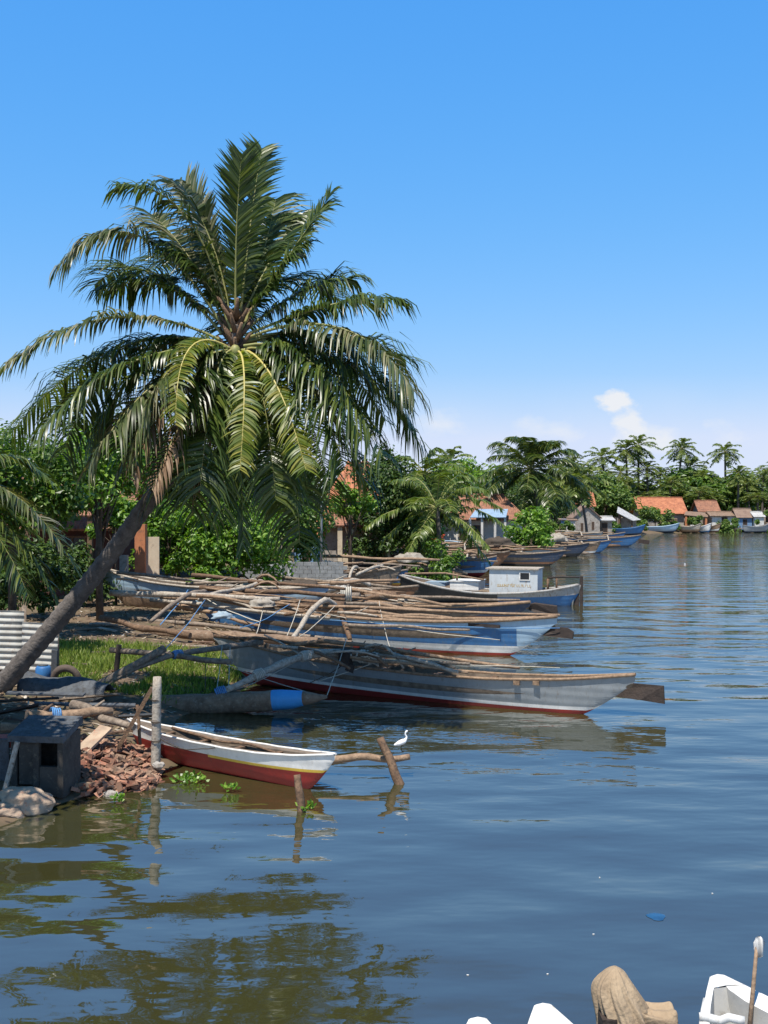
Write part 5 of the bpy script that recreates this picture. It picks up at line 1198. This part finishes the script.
# ------------------------------------------------------------------ foreground boats below the bridge
def near_skiff(label, tip, hd, L_, B, D, rim=(.17, .18), cap=.8):
    d = V((math.cos(hd), math.sin(hd), 0)); c = V(tip)-d*L_/2
    t = thing('skiff', label, 'boat', (c.x, c.y, 0), hd, 0, 'white skiffs moored below the viewpoint')
    mb, zs, hb = hull(L_, B, D, .15, band((.3, 0, None), (.5, 0, None), (9, 0, None)), (.05, .28), (.97, .7), 1.3, 2.4, .4, 8, 30, blunt=.07, floor=.1, th=rim)
    mb.build('hull', ['gel_white', 'gel_shaded'], t, local=True)
    mb = MB(); us = [cap+(1-cap)*k/8 for k in range(9)]                # solid bow: a little deck and the bulkhead below it
    mb.grid([[V((u*L_/2, -hb(u)+.01, zs(u)+.004)), V((u*L_/2, 0, zs(u)+.016)), V((u*L_/2, hb(u)-.01, zs(u)+.004))] for u in us], 0)
    u = cap; mb.face([V((u*L_/2, -hb(u)+.02, zs(u)+.002)), V((u*L_/2, hb(u)-.02, zs(u)+.002)), V((u*L_/2-.12, hb(u)*.6, zs(u)-.45)), V((u*L_/2-.12, -hb(u)*.6, zs(u)-.45))], 1)
    mb.build('foredeck', ['gel_white', 'gel_shaded'], t, local=True)
    mb = MB(); mb.tube([(L_/2*u, s*(hb(u)+.02), zs(u)-.1) for s in (1,) for u in [x/20 for x in range(-19, 20)]], .02, 6); mb.tube([(L_/2*u, -(hb(u)+.02), zs(u)-.1) for u in [x/20 for x in range(-19, 20)]], .02, 6); mb.build('rub_rail', 'gel_white', t, local=True)
    mb = MB(); mb.box((-.1*L_, 0, D-.15), (.3, B*.8, .05)); mb.box((-.3*L_, 0, D-.15), (.3, B*.8, .05)); mb.build('thwart', 'gel_white', t, local=True)
    return t, zs, hb, c, d
tp = P(718,977,9.4); k1 = near_skiff('white skiff with a wide rail pointing away, beside the bamboo pole at the lower right', tp, math.radians(104), 4.6, 1.75, tp.z-.28, (.05, .24), .94)
tp = P(543,1006,9.0); k2 = near_skiff('white skiff bow left of the cloth covered motor', tp, math.radians(97), 4.4, 1.2, tp.z-.28)
tp = P(478,1020,8.7); k3 = near_skiff('white skiff of which just the tip shows at the bottom edge', tp, math.radians(93), 4.2, 1.1, tp.z-.28)
# outboard motor under a brown cloth
mo = thing('outboard_motor', 'outboard motor wrapped in a creased brown cloth', 'motor', P(625,1040,9.0))
mb = MB(); rows_ = []
prof = [(-.25,.20,.24,-.12), (-.25,.20,.24,0), (-.255,.17,.23,.08), (-.27,.135,.21,.16), (-.285,.09,.19,.24), (-.29,.05,.17,.31), (-.265,.01,.14,.37), (-.22,-.03,.11,.42), (-.17,-.07,.07,.455), (-.135,-.1,.03,.475), (-.12,-.115,.005,.48)]
c0 = P(630,1026,9.0)
for (xa, xb, ry, z) in prof:
    row = []
    for k in range(72):
        a = 2*PI*k/72; f = 1+(.1*math.sin(k*.96+z*6+1.2*math.sin(k*.3))+.07*math.sin(k*2.1+z*11))*(1-z*1.0)+.16*noise.noise((math.cos(a)*2.4, math.sin(a)*2.4, z*5))
        row.append(c0+V(((xa+xb)/2+math.cos(a)*(xb-xa)/2*f, math.sin(a)*ry*f, z)))
    rows_.append(row)
mb.grid(rows_, closed=True)
rows_ = []
for v in range(12):                                    # the loose fold hanging off the tiller side
    t = v/11; row = []
    for k in range(28):
        a = 2*PI*k/28; f = 1+.09*math.sin(k*1.8+v*.5)
        row.append(c0+V((.02+.36*t+.012*math.sin(v*1.7), max(-.75, min(.75, math.sin(a)*1.1))*(.2-.03*t)*f, -.03+max(-.8, min(.78, math.cos(a)*1.15))*(.26-.02*t)*f-.045*math.sin(PI*t))))
    rows_.append(row)
rows_.append([sum(rows_[-1], V())/28]*28)
mb.grid(rows_, closed=True); ob = mb.build('cover', 'cloth', mo); ss = ob.modifiers.new('subsurf', 'SUBSURF'); ss.levels = 1; ss.render_levels = 2
mb = MB(); mb.box(c0+V((-.02, 0, -.3)), (.3, .3, .6)); mb.box(c0+V((-.2, -.1, .02)), (.12, .2, .22)); mb.build('engine_leg', 'wood_dark', mo)
bp_ = thing('bamboo_pole', 'thin bamboo pole with a clear plastic bag tied on its top', 'pole', P(750,1040,9.0)); mb = MB(); mb.tube([P(749,1045,9.0), P(754,990,9.05), P(758,942,9.1)], [.02,.018,.014], 7); mb.build('cane', 'wood_tan', bp_)
mb = MB(); mb.grid([[P(760,948,9.1)+V((math.cos(a)*r_*(1+.25*math.sin(3*a+z_*30)), math.sin(a)*r_, z_)) for a in [2*PI*k/14 for k in range(14)]] for r_, z_ in ((.01,-.085), (.03,-.07), (.038,-.02), (.042,.03), (.03,.07), (.008,.09))], 0, True, True); mb.build('plastic_bag', 'tin', bp_)
kt = k1[0]; 
mb = MB(); mb.tube(wob(P(700,1018,8.7), P(745,1022,8.6), 6, .02), .035, 7); single('paddle', mb, 'gel_white', 'pale stick lying across the inside of the right skiff', 'pole', P(700,1018,8.7))

# ------------------------------------------------------------------ floating scraps
fl = random.Random(15)
for k, (px, py) in enumerate([(548,975), (594,935), (468,976), (713,894), (600,878), (685,564)]):
    p = G(px, py, .004); s = .012 if py > 700 else .1; mb = MB()
    mb.grid([[p+V((math.cos(a)*r_*s*(1+.3*math.sin(2*a+k)), math.sin(a)*r_*s*.8, z_*s)) for a in [2*PI*q_/8 for q_ in range(8)]] for r_, z_ in ((1,0), (.9,.25), (.3,.35), (.01,.36))], 0, True, True)
    single('foam_scrap', mb, 'gel_white', 'tiny white scrap floating on the open water', 'litter', p, 'white scraps floating on the water')
p = G(657,918,.0); mb = MB(); mb.grid([[p+V((math.cos(a)*r_*.11*(1+.25*math.sin(3*a)), math.sin(a)*r_*.13, z_)) for a in [2*PI*q_/12 for q_ in range(12)]] for r_, z_ in ((1,.004), (.85,.015), (.4,.02), (.01,.02))], 0, True, True)
single('plastic_bag', mb, 'navy_bag', 'blue plastic bag floating low in the open water', 'bag', p)
